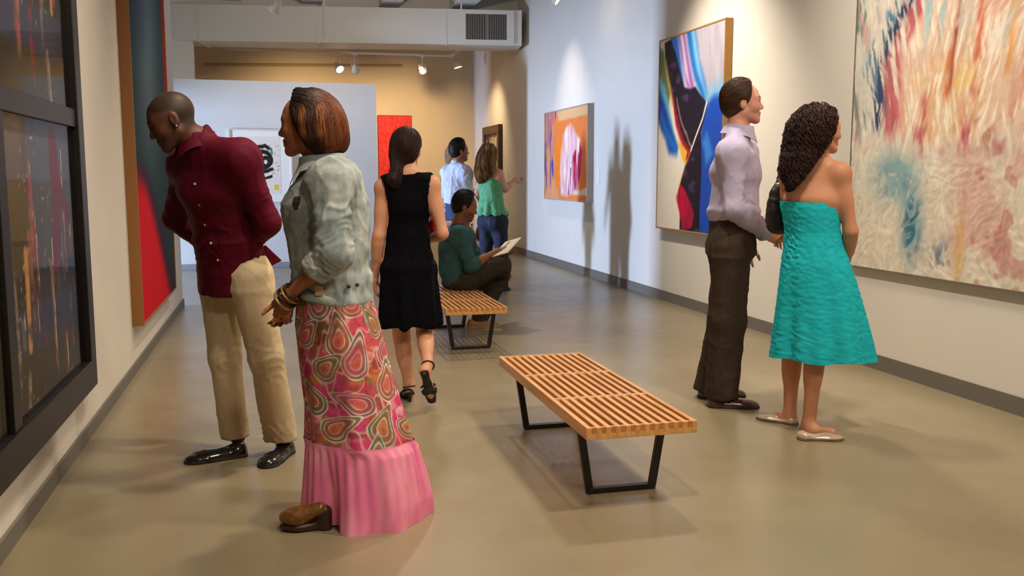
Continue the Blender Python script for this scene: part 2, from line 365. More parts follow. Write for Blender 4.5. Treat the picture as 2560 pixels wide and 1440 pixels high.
def framed(name, o, du, n_, W, H, T, paint, fmat, label, nu, nv, lip=.02, relief=None, rough=.5, group=None):
    """stretched canvas with a slim edge frame; o lower-left corner on the wall"""
    o = np.array(o, float); du = np.array(du, float); n_ = np.array(n_, float); up = np.array([0, 0, 1.])
    root = empty(name, o+du*W/2, label, 'painting', group)
    MB().obox(o+du*W/2+up*H/2+n_*(T/2-.004), (du, up, n_), (W/2-lip, H/2-lip, T/2-.006)).build('stretcher', mat('canvas_raw', (206, 196, 176), .8), root)
    for s0, s1 in (((0, 0), (W, lip)), ((0, H-lip), (W, H)), ((0, lip), (lip, H-lip)), ((W-lip, lip), (W, H-lip))):
        cc = o+du*(s0[0]+s1[0])/2+up*(s0[1]+s1[1])/2+n_*T/2
        MB().obox(cc, (du, up, n_), ((s1[0]-s0[0])/2, (s1[1]-s0[1])/2, T/2)).build('frame_rail', fmat, root, bevel=.002)
    canvas('canvas', o+du*lip+up*lip+n_*(T-.005), du, up, n_, W-2*lip, H-2*lip, nu, nv, paint, root, relief, rough, 'oil_paint_%d' % int(rough*100))
    return root
RN = np.array([-1., 0, 0]); RDU = np.array([0, -1., 0])        # right wall: normal and width direction as seen
gold = mat('gilt_edge', (176, 132, 66), .4, metal=.25)
framed('abstract_painting', (XR, 9.27, .78), RDU, RN, 1.50, 1.975, .075, p_blue, gold,
       'tall abstract painting of blue, black and crimson sweeps on white in slim gold frame', 150, 200, .016)

# ---- very large impasto canvas (pale pink, cream, blue)
def big_strokes(U, V, fr, ln, seed):
    """brush marks: noise stretched along six fixed directions, each used where the hand moved that way"""
    x = U*.72; y = V
    ang = 1.56-.40*(U-.2)*sstep(.35, .9, V)+.30*vnoise(U*3, V*3, 2)+(vnoise(U*8, V*8, 3.3)+.7*vnoise(U*17, V*17, 8.1))*(.35+1.4*sstep(.50, .34, V))
    out = 0; tot = 0
    for k in range(7):
        a = k*math.pi/7; d = np.abs(((ang-a+math.pi/2) % math.pi)-math.pi/2); wgt = np.exp(-(d/.26)**2)+1e-4
        ca, sa = math.cos(a), math.sin(a); s_ = x*ca+y*sa; t_ = -x*sa+y*ca
        out = out+wgt*fbm(t_*fr+k*3.7+seed, s_*ln+k, seed, 3); tot = tot+wgt
    return np.clip(out/tot*1.9, -1, 1)
def p_big(u, v):
    U = u/.56; V = v/.80; x = U*.72; y = V
    t = x-.30*np.maximum(y-.5, 0)*(U-.1); s = y
    st = big_strokes(U, V, 50, 4.5, 1.5); st2 = big_strokes(U, V, 95, 8, 6.5); bl = fbm(U*3.2, V*3.2, 2.2, 4); sc = fbm(x*60, y*60, 4, 2)
    c = ones(u, (228, 218, 202))
    top = sstep(.40, .52, V+.07*bl+.04*st)
    c = mixc(c, (232, 200, 176), top*sstep(.2, .36, U+.08*st)*.9)
    c = mixc(c, (232, 206, 158), top*np.clip(np.exp(-((U-.62)/.2)**2-((V-.58)/.2)**2)*1.2, 0, 1)*(.4+.6*sstep(-.2, .3, st)))
    c = mixc(c, (222, 148, 126), top*sstep(.05, .5, st)*sstep(.22, .4, U)*.45)
    c = mixc(c, (240, 232, 216), sstep(.02, .32, st2)*.75)
    c = mixc(c, (150, 182, 190), sstep(-.1, .3, fbm(t*38+9, s*5, 4, 3))*sstep(.7, .95, V)*np.exp(-((U-.48)/.16)**2)*.9)
    c = mixc(c, (176, 198, 198), sstep(-.05, .3, fbm(t*30+19, s*5, 9, 3))*sstep(.6, .9, V)*np.exp(-((U-.85)/.14)**2)*.6)
    xl = .175+.20*np.clip((V-.72)/.25, 0, 1)**1.6+.02*st2+.02*st
    c = mixc(c, (176, 58, 70), np.clip(np.exp(-((U-xl-.075)/.05)**2)*sstep(.44, .56, V)*sstep(-.2, .25, st)*1.1, 0, .68))
    c = mixc(c, (30, 46, 84), np.clip(np.exp(-((U-xl)/.030)**2)*sstep(.46, .56, V)*sstep(-.4, .1, st2)*1.2, 0, .85))
    c = mixc(c, (58, 112, 144), np.clip(np.exp(-((U-xl+.075)/.045)**2)*sstep(.52, .66, V)*sstep(-.1, .25, st2)*1.2, 0, .85))
    c = mixc(c, (198, 200, 184), sstep(.14, .04, U)*.55)
    c = mixc(c, (74, 104, 112), sstep(.24, .42, st)*sstep(.2, .06, U)*sstep(.4, .6, V)*.6)
    c = mixc(c, (196, 120, 112), sstep(.22, .4, fbm(t*44+5, s*7, 12, 3))*sstep(.2, .06, U)*sstep(.35, .5, V)*.4)
    for k, (uu, v0, v1, cc, wd) in enumerate([(.60, .56, .95, (150, 66, 42), .012), (.585, .6, .75, (200, 110, 70), .02), (.72, .6, 1., (206, 112, 80), .016), (.88, .66, 1., (226, 160, 92), .02), (.98, .58, 1., (208, 120, 100), .03), (.46, .42, .6, (190, 90, 84), .016), (.40, .40, .5, (176, 52, 74), .018), (.74, .52, .6, (214, 80, 54), .018)]):
        xx = uu+.12*np.maximum(V-.62, 0)**1.3*(1.2 if uu > .55 else .4)+.012*st
        c = mixc(c, cc, np.exp(-((U-xx)/wd)**2)*sstep(-.25, .15, fbm(t*30+k*5, s*9, k, 3))*sstep(v0-.04, v0+.02, V)*sstep(v1+.04, v1-.02, V)*.85)
    c = mixc(c, (236, 186, 84), sstep(.18, .4, fbm(x*14, y*9, 11, 3))*np.exp(-((V-.58)/.09)**2)*sstep(.3, .5, U)*.7)
    c = mixc(c, (172, 60, 86), sstep(.12, .34, fbm(t*22+4, s*8, 12, 3))*np.exp(-((V-.46)/.05)**2)*sstep(.25, .5, U)*.8)
    c = mixc(c, (150, 84, 62), sstep(.16, .36, fbm(t*26+2, s*9, 15, 3))*np.exp(-((V-.44)/.07)**2)*sstep(.55, .75, U)*.75)
    low = 1-top
    c = mixc(c, (220, 206, 180), low*.55)
    c = mixc(c, (232, 226, 212), low*sstep(-.05, .3, st)*.6)
    c = mixc(c, (118, 160, 164), np.clip(np.exp(-(((U-.30)/.13)**2+((V-.335)/.085)**2))*1.2, 0, .8)*(.45+.55*sstep(-.3, .2, st)))
    c = mixc(c, (54, 112, 138), np.clip(np.exp(-(((U-.425)/.055)**2+((V-.17)/.11)**2))*1.3, 0, .92)*(.5+.5*sstep(-.3, .2, st)))
    c = mixc(c, (92, 112, 136), np.exp(-(((U-.60)/.07)**2+((V-.07)/.06)**2))*sstep(-.2, .2, st)*.85)
    c = mixc(c, (208, 156, 146), low*sstep(-.05, .35, fbm(U*5+2, V*5, 21, 4))*sstep(.5, .75, U)*.6)
    c = mixc(c, (214, 166, 92), np.clip(np.exp(-(((U-.70)/.025)**2+((V-.1)/.12)**2)), 0, 1)*.65)
    c = mixc(c, (168, 72, 76), sstep(.26, .4, fbm(t*18+7, s*14, 31, 3))*low*sstep(.6, .8, U)*.35)
    return np.clip(c*(1+.06*st2[..., None]+.04*sc[..., None]), 0, 255)
def r_big(u, v):
    U = u/.56; V = v/.80; x = U*.72; y = V
    return .0022*big_strokes(U, V, 95, 8, 6.5)+.0022*fbm(x*60, y*60, 3, 2)
framed('impasto_painting', (XR, 5.86, .695), RDU, RN, 2.9, 2.35, .045, p_big, mat('canvas_edge_grey', (118, 110, 98), .7),
       'huge pale impasto painting of pink, cream and blue brushwork beside the couple', 385, 300, .012, r_big, .5)

# ---- orange canvas
def p_orange(u, v):
    c = ones(u, (224, 152, 106)); n = fbm(u*8, v*8, 1, 3); ns = fbm(u*40, v*5, 2, 3)
    c = mixc(c, (238, 128, 62), polym(u, v, [(.22, .90), (1.1, .93), (1.1, -.05), (.4, -.05), (.3, .3), (.25, .6)], .03, .03)*.85)
    c = mixc(c, (244, 132, 40), polym(u, v, [(.27, .66), (.42, .66), (.42, .18), (.3, .1), (.27, .3)], .015, .02))
    c = mixc(c, (226, 182, 132), polym(u, v, [(.3, 1.1), (1.1, 1.1), (1.1, .90), (.35, .88)], .015, .015))
    c = mixc(c, (176, 112, 122), polym(u, v, [(-.1, 1.1), (.26, 1.1), (.24, .7), (.0, .55), (-.1, .55)], .05, .05)*sstep(-.5, .2, ns))
    c = mixc(c, (112, 84, 140), polym(u, v, [(.12, .80), (.24, .80), (.24, .15), (.15, .1), (.13, .4)], .02, .03)*sstep(-.15, .25, ns)*.9)
    c = mixc(c, (86, 72, 128), polym(u, v, [(-.1, .72), (.04, .66), (.07, .2), (.06, .03), (.0, .05)], .02, .03)*sstep(-.3, .2, ns)*.85)
    c = mixc(c, (70, 68, 160), polym(u, v, [(.15, .45), (.24, .45), (.24, .27), (.16, .27)], .03, .04)*sstep(-.3, .1, ns))
    c = mixc(c, (96, 66, 110), strokem(u, v, [(.28, 1.02), (.28, .93)], .012, .01))
    c = mixc(c, (232, 216, 188), polym(u, v, [(.52, .05), (1.0, .06), (.98, .16), (.8, .1), (.6, .12)], .02, .05))
    # white / pink plume
    pl = polym(u, v, [(.42, .05), (.40, .4), (.46, .72), (.55, .82), (.68, .82), (.76, .74), (.86, .66), (.90, .5), (.88, .3), (.8, .1), (.6, .04)], .03, .04)
    c = mixc(c, (236, 196, 206), pl*(.7+.3*sstep(-.3, .3, ns)))
    c = mixc(c, (250, 240, 240), pl*sstep(-.1, .3, fbm(u*34+5, v*3, 7, 3))*.85)
    c = mixc(c, (206, 132, 170), pl*sstep(.0, .35, fbm(u*30+2, v*3, 9, 3))*sstep(.45, .7, u)*.8)
    c = mixc(c, (168, 24, 66), polym(u, v, [(.66, .42), (.74, .55), (.86, .63), (.90, .55), (.88, .3), (.80, .12), (.72, .1), (.7, .25)], .02, .03)*sstep(-.25, .1, fbm(u*34, v*3, 13, 3)))
    c = mixc(c, (130, 16, 50), polym(u, v, [(.58, .05), (.62, .35), (.70, .34), (.72, .1), (.66, .06)], .02, .03)*sstep(-.1, .2, fbm(u*40, v*3, 17, 3)))
    return c*(1+.05*n[..., None])
framed('abstract_painting', (XR, 13.55, .985), RDU, RN, 2.02, 1.29, .09, p_orange, mat('frame_grey_edge', (172, 160, 144), .5),
       'orange abstract painting with pink and crimson plume on the far right wall', 130, 110, .018)

# ---- red and dark gradient canvas on the left wall
def p_red(u, v):
    # u runs away from the viewer
    c = ones(u, (34, 56, 60))
    c = mixc(c, (92, 104, 116), np.exp(-((u-.40)/.28)**2)*sstep(.25, .6, v)*sstep(1., .7, v)*.75)
    c = mixc(c, (26, 36, 66), np.exp(-((u-.2)/.25)**2)*sstep(.62, .8, v)*.6)
    e = .80*np.clip((.42-v)/.42, 0, 1)**.75
    c = mixc(c, (70, 16, 44), sstep(e+.26, e, u)*sstep(.46, .36, v)*.7)
    c = mixc(c, (206, 14, 28), sstep(e+.10, e-.12, u)*sstep(.42, .30, v))
    c = mixc(c, (150, 26, 20), sstep(.86, .95, u)*sstep(.52, .62, v))
    c = mixc(c, (84, 54, 26), sstep(.90, 1., u)*sstep(.4, .1, v)*.6)
    return c*(1+.03*fbm(u*40, v*60, 3, 2)[..., None])
LN = np.array([1., 0, 0]); LDU = np.array([0, 1., 0])
framed('color_field_painting', (XL, 6.64, .325), LDU, LN, 2.12, 2.75, .075, p_red, mat('frame_oak_edge', (146, 98, 48), .45),
       'tall dark painting with a red glow in wooden edge frame on left wall', 120, 150, .018, None, .8)

# ---- red canvas on the back wall
def p_rb(u, v):
    c = ones(u, (226, 62, 58)); n = fbm(u*26, v*26, 2, 3); return c+n[..., None]*C(16, 26, 22)
framed('red_painting', (2.03, 19.2, 1.0), (1., 0, 0), (0, -1., 0), .70, 1.56, .05, p_rb, mat('frame_dark_red', (110, 30, 34), .5),
       'plain bright red painting hanging on the back wall', 50, 90, .012)

# ---- small dark wooden frame with a pale painting at the end of the right wall
def p_pale(u, v):
    c = ones(u, (206, 190, 168)); s = fbm(u*10+v*3, v*3, 3, 3)
    c = mixc(c, (120, 92, 72), sstep(.1, .4, s)); c = mixc(c, (240, 232, 218), sstep(.05, .4, fbm(u*8-v*2, v*3, 8, 3)))
    c = mixc(c, (60, 44, 40), strokem(u, v, [(.1, .95), (.2, .75), (.15, .6)], .05, .04, .03)); return c
pr = empty('framed_painting', (XR, 17.2, .98), 'small pale painting in heavy dark wooden frame past the pointing woman', 'painting')
dkw = mat('dark_walnut', (64, 36, 26), .4, noise=.2, nscale=14)
y0, y1, z0, z1, fb = 17.95, 16.58, .97, 2.27, .15
for a, b in (((y1, z0), (y0, z0+fb)), ((y1, z1-fb), (y0, z1)), ((y1, z0+fb), (y1+fb, z1-fb)), ((y0-fb, z0+fb), (y0, z1-fb))):
    MB().box((XR-.08, a[0], a[1]), (XR, b[0], b[1])).build('frame_rail', dkw, pr, bevel=.008)
MB().box((XR-.03, y1+fb, z0+fb), (XR-.001, y0-fb, z1-fb)).build('backing', mat('canvas_raw'), pr)
canvas('canvas', (XR-.034, y0-fb, z0+fb), (0, -1, 0), (0, 0, 1), (-1, 0, 0), y0-y1-2*fb, z1-z0-2*fb, 50, 60, p_pale, pr, None, .5, 'oil_paint_50')

# ---- framed print on the partition (plain generic marks in the same colours)
pd = nrm(np.array([1.465+2.6, 14.0-13.85, 0])); pnrm = np.array([pd[1], -pd[0], 0])
def ppt(x, z, off=0.0):
    t = (x+2.6)/4.065; return np.array([-2.6+4.065*t, 13.85+.15*t, z])+pnrm*off
pp = empty('framed_print', ppt(-.2, .95), 'white framed print with bold black brush marks on the blue-white partition', 'print')
W_, H_ = .88, 1.06; o_ = ppt(-.655, .945)
up = np.array([0, 0, 1.])
MB().obox(o_+pd*W_/2+up*H_/2+pnrm*.012, (pd, up, pnrm), (W_/2-.02, H_/2-.02, .010)).build('mat_board', mat('mat_board_white', (232, 228, 220), .8), pp)
for s0, s1 in (((0, 0), (W_, .02)), ((0, H_-.02), (W_, H_)), ((0, .02), (.02, H_-.02)), ((W_-.02, .02), (W_, H_-.02))):
    MB().obox(o_+pd*(s0[0]+s1[0])/2+up*(s0[1]+s1[1])/2+pnrm*.018, (pd, up, pnrm), ((s1[0]-s0[0])/2, (s1[1]-s0[1])/2, .018)).build('frame_rail', mat('frame_pale', (206, 200, 190), .4), pp)
def p_print(u, v):
    c = ones(u, (226, 218, 206))
    k = (38, 34, 32)
    c = mixc(c, k, strokem(u, v, [(.30, .78), (.42, .83), (.58, .84), (.70, .80)], .032, .01, .02))
    for cu, cv, ru, rv, w_ in ((.52, .60, .23, .14, .035), (.60, .56, .10, .075, .035)):
        d = np.abs(np.sqrt(((u-cu)/ru)**2+((v-cv)/rv)**2)-1)*min(ru, rv); c = mixc(c, k, 1-sstep(w_-.01, w_+.01, d+.01*fbm(u*9, v*9, 2, 2)))
    c = mixc(c, k, strokem(u, v, [(.3, .42), (.55, .39), (.78, .44)], .028, .01, .02))
    c = mixc(c, k, strokem(u, v, [(.42, .28), (.6, .27), (.76, .31)], .026, .01, .02))
    c = mixc(c, k, strokem(u, v, [(.25, .2), (.4, .16)], .026, .01, .02))
    c = mixc(c, (214, 142, 60), strokem(u, v, [(.22, .91), (.221, .911)], .035, .01))
    c = mixc(c, (60, 130, 96), strokem(u, v, [(.76, .79), (.78, .72)], .026, .01, .01))
    c = mixc(c, (226, 190, 40), polym(u, v, [(.82, .07), (.94, .07), (.94, .16), (.82, .16)], .008))
    r = np.random.default_rng(3); pal = [(180, 40, 50), (30, 60, 130), (40, 36, 34), (60, 120, 80), (210, 150, 50)]
    for i in range(42):
        a, b = r.uniform(.66, .97), r.uniform(.3, .95); s = r.uniform(.006, .014)
        c = mixc(c, pal[i % 5], 1-sstep(s-.004, s+.004, np.hypot(u-a, (v-b)*1.2)))
    return c
canvas('print_sheet', o_+pd*.19+up*.13+pnrm*.0235, pd, up, pnrm, W_-.36, H_-.24, 90, 120, p_print, pp, None, .7, 'paper_print')

# ---- large black frame with glazed collage panels on the left wall
bf = empty('glazed_collage', (XL, 3.6, .3), 'large black-framed glazed collage of translucent strips, nearest on the left wall', 'artwork')
bk = mat('black_frame', (26, 20, 18), .4, noise=.2, nscale=30)
FT = .075; fy0, fy1, fz0, fz1 = 2.05, 4.945, .30, 2.95
bars = [((fy0, fz0), (fy1, fz0+.14)), ((fy0, fz1-.13), (fy1, fz1)), ((fy1-.12, fz0+.14), (fy1, fz1-.13)), ((fy0, fz0+.14), (fy0+.12, fz1-.13))]
for a, b in bars: MB().box((XL, a[0], a[1]), (XL+FT, b[0], b[1])).build('frame_rail', bk, bf, bevel=.004)
MB().box((XL, fy0+.12, 1.575), (XL+FT-.012, fy1-.12, 1.66)).build('glazing_bar', bk, bf, bevel=.003)
for a, b in ((fz0+.14, 1.575), (1.66, fz1-.13)): MB().box((XL, 3.50, a), (XL+FT-.012, 3.60, b)).build('glazing_bar', bk, bf, bevel=.003)
def p_col(seed):
    def f(u, v):
        x = u*1.3; z = v*1.2; r = np.random.default_rng(seed)
        c = ones(u, (48, 42, 30))
        for a, b, cc in ((.0, .18, (44, 38, 26)), (.18, .34, (44, 44, 60)), (.34, .46, (40, 32, 22)), (.46, .78, (62, 54, 38)), (.78, 1.2, (70, 70, 78))):
            c = mixc(c, cc, sstep(a-.005, a+.005, v+.01*fbm(u*3, v, seed, 2))*sstep(b+.005, b-.005, v))
        c = mixc(c, (32, 28, 22), sstep(.98, 1., v)*.5)
        pal = [(150, 92, 50), (120, 72, 44), (176, 122, 70), (96, 62, 44), (128, 30, 30), (110, 100, 90), (84, 70, 96)]
        for i in range(26):
            a, b = r.uniform(-.05, .96), r.uniform(.1, .95); w_ = r.uniform(.008, .026); l = r.uniform(.1, .4)
            m = strokem(u, v, [(a, b), (a+r.uniform(-.03, .03), b-l)], w_, .008, .012, 9, seed+i)
            c = mixc(c, pal[r.integers(0, 7)], m*sstep(-.7, .2, fbm(u*20, v*30, i, 3))*r.uniform(.45, .9))
            if i % 2 == 0: c = mixc(c, (214, 200, 176), strokem(u, v, [(a+w_*.8, b-.02), (a+w_*.9, b-l*.6)], .0035, .003, .004, 20, i)*.8)
        sp = fbm(u*60, v*60, seed, 3); c = mixc(c, (190, 182, 168), sstep(.42, .6, sp)*.6*sstep(-.1, .2, fbm(u*6, v*6, seed+3, 2)))
        c = np.clip(c*1.5, 0, 255)
        if seed == 2:
            c = mixc(c, (132, 24, 28), polym(u, v, [(.70, 1.0), (.80, 1.0), (.84, .80), (.98, .62), (.95, .60), (.82, .70), (.78, .45), (.66, .42), (.70, .7)], .01, .02)*.95)
        if seed == 4:
            c = mixc(c, (96, 156, 138), strokem(u, v, [(.66, .47), (.72, .40), (.76, .35), (.80, .355)], .014, .01, .03, 30)*sstep(-.4, .1, sp))
        return c
    return f
cells = [(3.60, fy1-.12, fz0+.14, 1.575, 2), (3.60, fy1-.12, 1.66, fz1-.13, 4), (fy0+.12, 3.5, fz0+.14, 1.575, 6), (fy0+.12, 3.5, 1.66, fz1-.13, 8)]
def glass_mat():
    m = bpy.data.materials.new('picture_glass'); m.use_nodes = True; nt = m.node_tree; n = nt.nodes
    for x in list(n): n.remove(x)
    o = n.new('ShaderNodeOutputMaterial'); t = n.new('ShaderNodeBsdfTransparent'); g = n.new('ShaderNodeBsdfGlossy'); mx = n.new('ShaderNodeMixShader'); fr = n.new('ShaderNodeFresnel')
    g.inputs['Roughness'].default_value = .04; fr.inputs['IOR'].default_value = 1.13; t.inputs[0].default_value = (.9, .9, .9, 1)
    ge = n.new('ShaderNodeNewGeometry'); iv = n.new('ShaderNodeMath'); iv.operation = 'SUBTRACT'; iv.inputs[0].default_value = 1.0; ml = n.new('ShaderNodeMath'); ml.operation = 'MULTIPLY'
    nt.links.new(ge.outputs['Backfacing'], iv.inputs[1]); nt.links.new(iv.outputs[0], ml.inputs[0]); nt.links.new(fr.outputs[0], ml.inputs[1]); nt.links.new(ml.outputs[0], mx.inputs[0]); nt.links.new(t.outputs[0], mx.inputs[1]); nt.links.new(g.outputs[0], mx.inputs[2]); nt.links.new(mx.outputs[0], o.inputs[0])
    return m
M_glass = glass_mat()
for a, b, c0, c1, sd in cells:
    canvas('collage_panel', (XL+.02, a, c0), (0, 1, 0), (0, 0, 1), (1, 0, 0), b-a, c1-c0, 120 if a > 3 else 50, 120 if a > 3 else 50, p_col(sd), bf, None, .5, 'collage')
    MB().box((XL+.045, a, c0), (XL+.049, b, c1)).build('pane', M_glass, bf)

# ---- wall labels
lab = mat('label_card', (232, 228, 220), .7)
tag(MB().box((XR-.006, 11.28, 1.24), (XR, 11.42, 1.42)).build('wall_label', lab, origin=(XR, 11.35, 1.33)), 'small white caption card right of the orange painting', 'label')
tag(MB().box((XR-.006, 16.2, 1.24), (XR, 16.33, 1.42)).build('wall_label', lab, origin=(XR, 16.26, 1.33)), 'small white caption card beside the dark wooden frame', 'label')

# ================================================================== BENCHES
wood_mats = []
def wood(i, col):
    m = bpy.data.materials.new('maple_%d' % i); m.use_nodes = True; nt = m.node_tree; n = nt.nodes; b = n['Principled BSDF']
    tc = n.new('ShaderNodeTexCoord'); mp = n.new('ShaderNodeMapping'); mp.inputs['Scale'].default_value = (60, 4, 60); mp.inputs['Location'].default_value = (i*3.1, i, 0)
    t = n.new('ShaderNodeTexNoise'); t.inputs['Scale'].default_value = 1.0; t.inputs['Detail'].default_value = 4
    r = n.new('ShaderNodeValToRGB'); r.color_ramp.elements[0].position = .3; r.color_ramp.elements[1].position = .7
    c = np.array(col, float); r.color_ramp.elements[0].color = (*lin(c*.88), 1); r.color_ramp.elements[1].color = (*lin(np.minimum(c*1.05, 255)), 1)
    nt.links.new(tc.outputs['Object'], mp.inputs[0]); nt.links.new(mp.outputs[0], t.inputs[0]); nt.links.new(t.outputs['Fac'], r.inputs[0]); nt.links.new(r.outputs[0], b.inputs['Base Color'])
    b.inputs['Roughness'].default_value = .38; b.inputs['Coat Weight'].default_value = .15
    return m
W0, W1, W2 = wood(0, (226, 168, 100)), wood(1, (218, 160, 94)), wood(2, (196, 124, 62))
M_leg = mat('ebonized_leg', (24, 19, 17), .35)
def bench(loc, label, L=1.50, Wd=.475):
    r = empty('slat_bench', loc, label, 'bench', 'slatted wooden gallery benches')
    x0, y0 = loc[0]-Wd/2, loc[1]-L/2; zt, zb = .355, .305
    ns = 12; sw = .0215; gap = (Wd-ns*sw)/(ns-1)
    for i in range(ns):
        xa = x0+i*(sw+gap)
        MB().box((xa, y0, zb), (xa+sw, y0+L, zt)).build('slat', (W0, W1)[i % 2], r, bevel=.002)
    for k in range(ns-1):   # short blocks between the slats: finger-jointed ends and two cross rows
        xa = x0+sw+k*(sw+gap)
        MB().box((xa, y0+.001, zb), (xa+gap, y0+.022, zb+.024)).build('end_spacer', W0, r)
        MB().box((xa, y0+.001, zb+.024), (xa+gap, y0+.022, zt-.001)).build('end_spacer', W2, r)
        MB().box((xa, y0+L-.022, zb), (xa+gap, y0+L-.001, zt-.001)).build('end_spacer', W0, r)
        for q in (1/3, 2/3):
            MB().box((xa, y0+L*q-.011, zb), (xa+gap, y0+L*q+.011, zt-.001)).build('spacer', W0, r)
    for yy in (y0+.235, y0+L-.235):
        # trapezoid leg frame: two slanting posts and a floor bar, under a top rail
        lx, rx = x0+.05, x0+Wd-.05; bl, br = x0+.105, x0+Wd-.07
        bl, br = x0+.095, x0+Wd-.095
        lf = MB()
        MB().bar((lx, yy, .30), (bl, yy, .012), .032, .024, (0, 1, 0)).build('leg', M_leg, r, bevel=.002)
        MB().bar((rx, yy, .30), (br, yy, .012), .032, .024, (0, 1, 0)).build('leg', M_leg, r, bevel=.002)
        MB().box((bl-.012, yy-.016, 0), (br+.012, yy+.016, .024)).build('floor_bar', M_leg, r, bevel=.002)
        MB().box((lx-.01, yy-.016, .285), (rx+.01, yy+.016, .305)).build('top_rail', M_leg, r)
    return r
bench((1.395, 4.11, 0), 'slatted maple bench standing empty in the foreground')
bench((1.43, 7.46, 0), 'slatted maple bench the man with the sketch pad sits on')

# ================================================================== TRACK LAMPS, PIPE
lw = mat('lamp_white', (226, 216, 200), .4)
lamp_glow = mat('lamp_glow', (255, 240, 210), .4, emit=(255, 232, 190), estr=14)
def track_lamp(loc, aim, drop, label, s=1.0, glow=True):
    """stem from the track, yoke, cone-shaped can with a lit face"""
    loc = np.array(loc, float); r = empty('track_lamp', loc, label, 'lamp', 'small track lamps under the ceiling')
    aim = nrm(aim)
    MB().tube([loc, loc+(0, 0, drop)], .007*s, 6).build('stem', lw, r)
    MB().box(loc+np.array([-.03, -.015, drop-.03])*s*0+np.array([-.03*s, -.015*s, drop-.025]), loc+np.array([.03*s, .015*s, drop])).build('track_adapter', lw, r)
    side = nrm(np.cross(aim, (0, 0, 1)) if abs(aim[2]) < .95 else np.array([1., 0, 0]))
    for q in (-1, 1): MB().bar(loc+side*q*.05*s, loc+side*q*.05*s-np.array([0, 0, .07*s]), .006*s, .014*s, side).build('yoke_arm', lw, r)
    MB().bar(loc-side*.05*s, loc+side*.05*s, .014*s, .006*s).build('yoke_bar', lw, r)
    c = loc-np.array([0, 0, .06*s])
    MB().lathe(c, [(.012*s, -.06*s), (.03*s, -.05*s), (.034*s, -.01*s), (.062*s, .05*s), (.066*s, .062*s), (.058*s, .062*s), (.05*s, .052*s)], 18, aim).build('shade', lw, r, smooth=True)
    if glow: MB().lathe(c, [(.054*s, .050*s), (.05*s, .056*s), (.02*s, .060*s)], 16, aim).build('bulb_face', lamp_glow, r)
    return r
tw = lw
tr1 = tag(MB().box((-.8, 17.18, 3.52), (3.25, 17.22, 3.55)).build('lamp_track', tw, origin=(1.2, 17.2, 3.52)), 'thin white lamp track across the back room', 'track')
tr2 = tag(MB().box((3.17, 15.8, 3.52), (3.21, 17.18, 3.55)).build('lamp_track', tw, origin=(3.19, 16.5, 3.52)), 'short white lamp track running toward the red painting', 'track')
track_lamp((1.13, 17.2, 3.36), (.35, -.62, -.6), .16, 'lit track lamp turned to the viewer, leftmost in the back room', 1.35)
track_lamp((1.43, 17.2, 3.36), (.1, .8, -.5), .16, 'second track lamp from the left in the back room, facing away', 1.3, False)
track_lamp((2.66, 17.2, 3.36), (.3, .8, -.5), .16, 'third track lamp from the left in the back room, facing away', 1.15, False)
track_lamp((3.19, 16.6, 3.42), (.25, -.1, -.95), .10, 'lit track lamp pointing down, rightmost in the back room', 1.35)
track_lamp((.06, 11.2, 3.36), (-.3, .6, -.6), .96, 'glinting track lamp hanging before the cream duct', 1.25)
track_lamp((3.30, 11.0, 3.60), (.75, -.35, -.55), .72, 'bright track lamp at the ceiling above the blue-lit right wall', 1.5)
pipe = tag(MB().tube([(-1.3, 19.13, 3.47), (2.55, 19.13, 3.56)], .028, 10).build('wall_pipe', mat('pipe_ochre', (178, 148, 104), .6), origin=(.6, 19.1, 3.5)), 'thin ochre pipe running along the top of the back wall', 'pipe')
# ================================================================== LOW PLINTH WITH VESSELS BEHIND THE POINTING WOMAN
pl = P(1216, 640, 15.6)
plinth = tag(MB().box((pl[0]-.36, pl[1]-.3, 0), (pl[0]+.2, pl[1]+.3, .24)).build('display_plinth', mat('plinth_white', (226, 216, 198), .7), origin=(pl[0], pl[1], 0), bevel=.004), 'low white plinth behind the pointing woman', 'plinth')
tag(MB().lathe((pl[0]-.02, pl[1], .24), [(.10, 0), (.16, .03), (.175, .12), (.15, .22), (.10, .27), (.11, .30), (.09, .30)], 22).build('brown_pot', mat('brown_glaze', (92, 62, 40), .3, noise=.3, nscale=12), origin=(pl[0], pl[1], .24), smooth=True), 'squat brown glazed pot on the low plinth', 'pot')
def clear_glass():
    m = bpy.data.materials.new('clear_glass'); m.use_nodes = True; b = m.node_tree.nodes['Principled BSDF']
    b.inputs['Transmission Weight'].default_value = .9; b.inputs['Roughness'].default_value = .05; b.inputs['Base Color'].default_value = (.9, .92, .95, 1); return m
tag(MB().lathe((pl[0]-.27, pl[1]-.1, .24), [(.035, 0), (.045, .02), (.045, .16), (.02, .22), (.018, .30), (.014, .30)], 18).build('glass_bottle', clear_glass(), origin=(pl[0]-.27, pl[1]-.1, .24), smooth=True), 'slender clear glass bottle beside the brown pot', 'bottle')
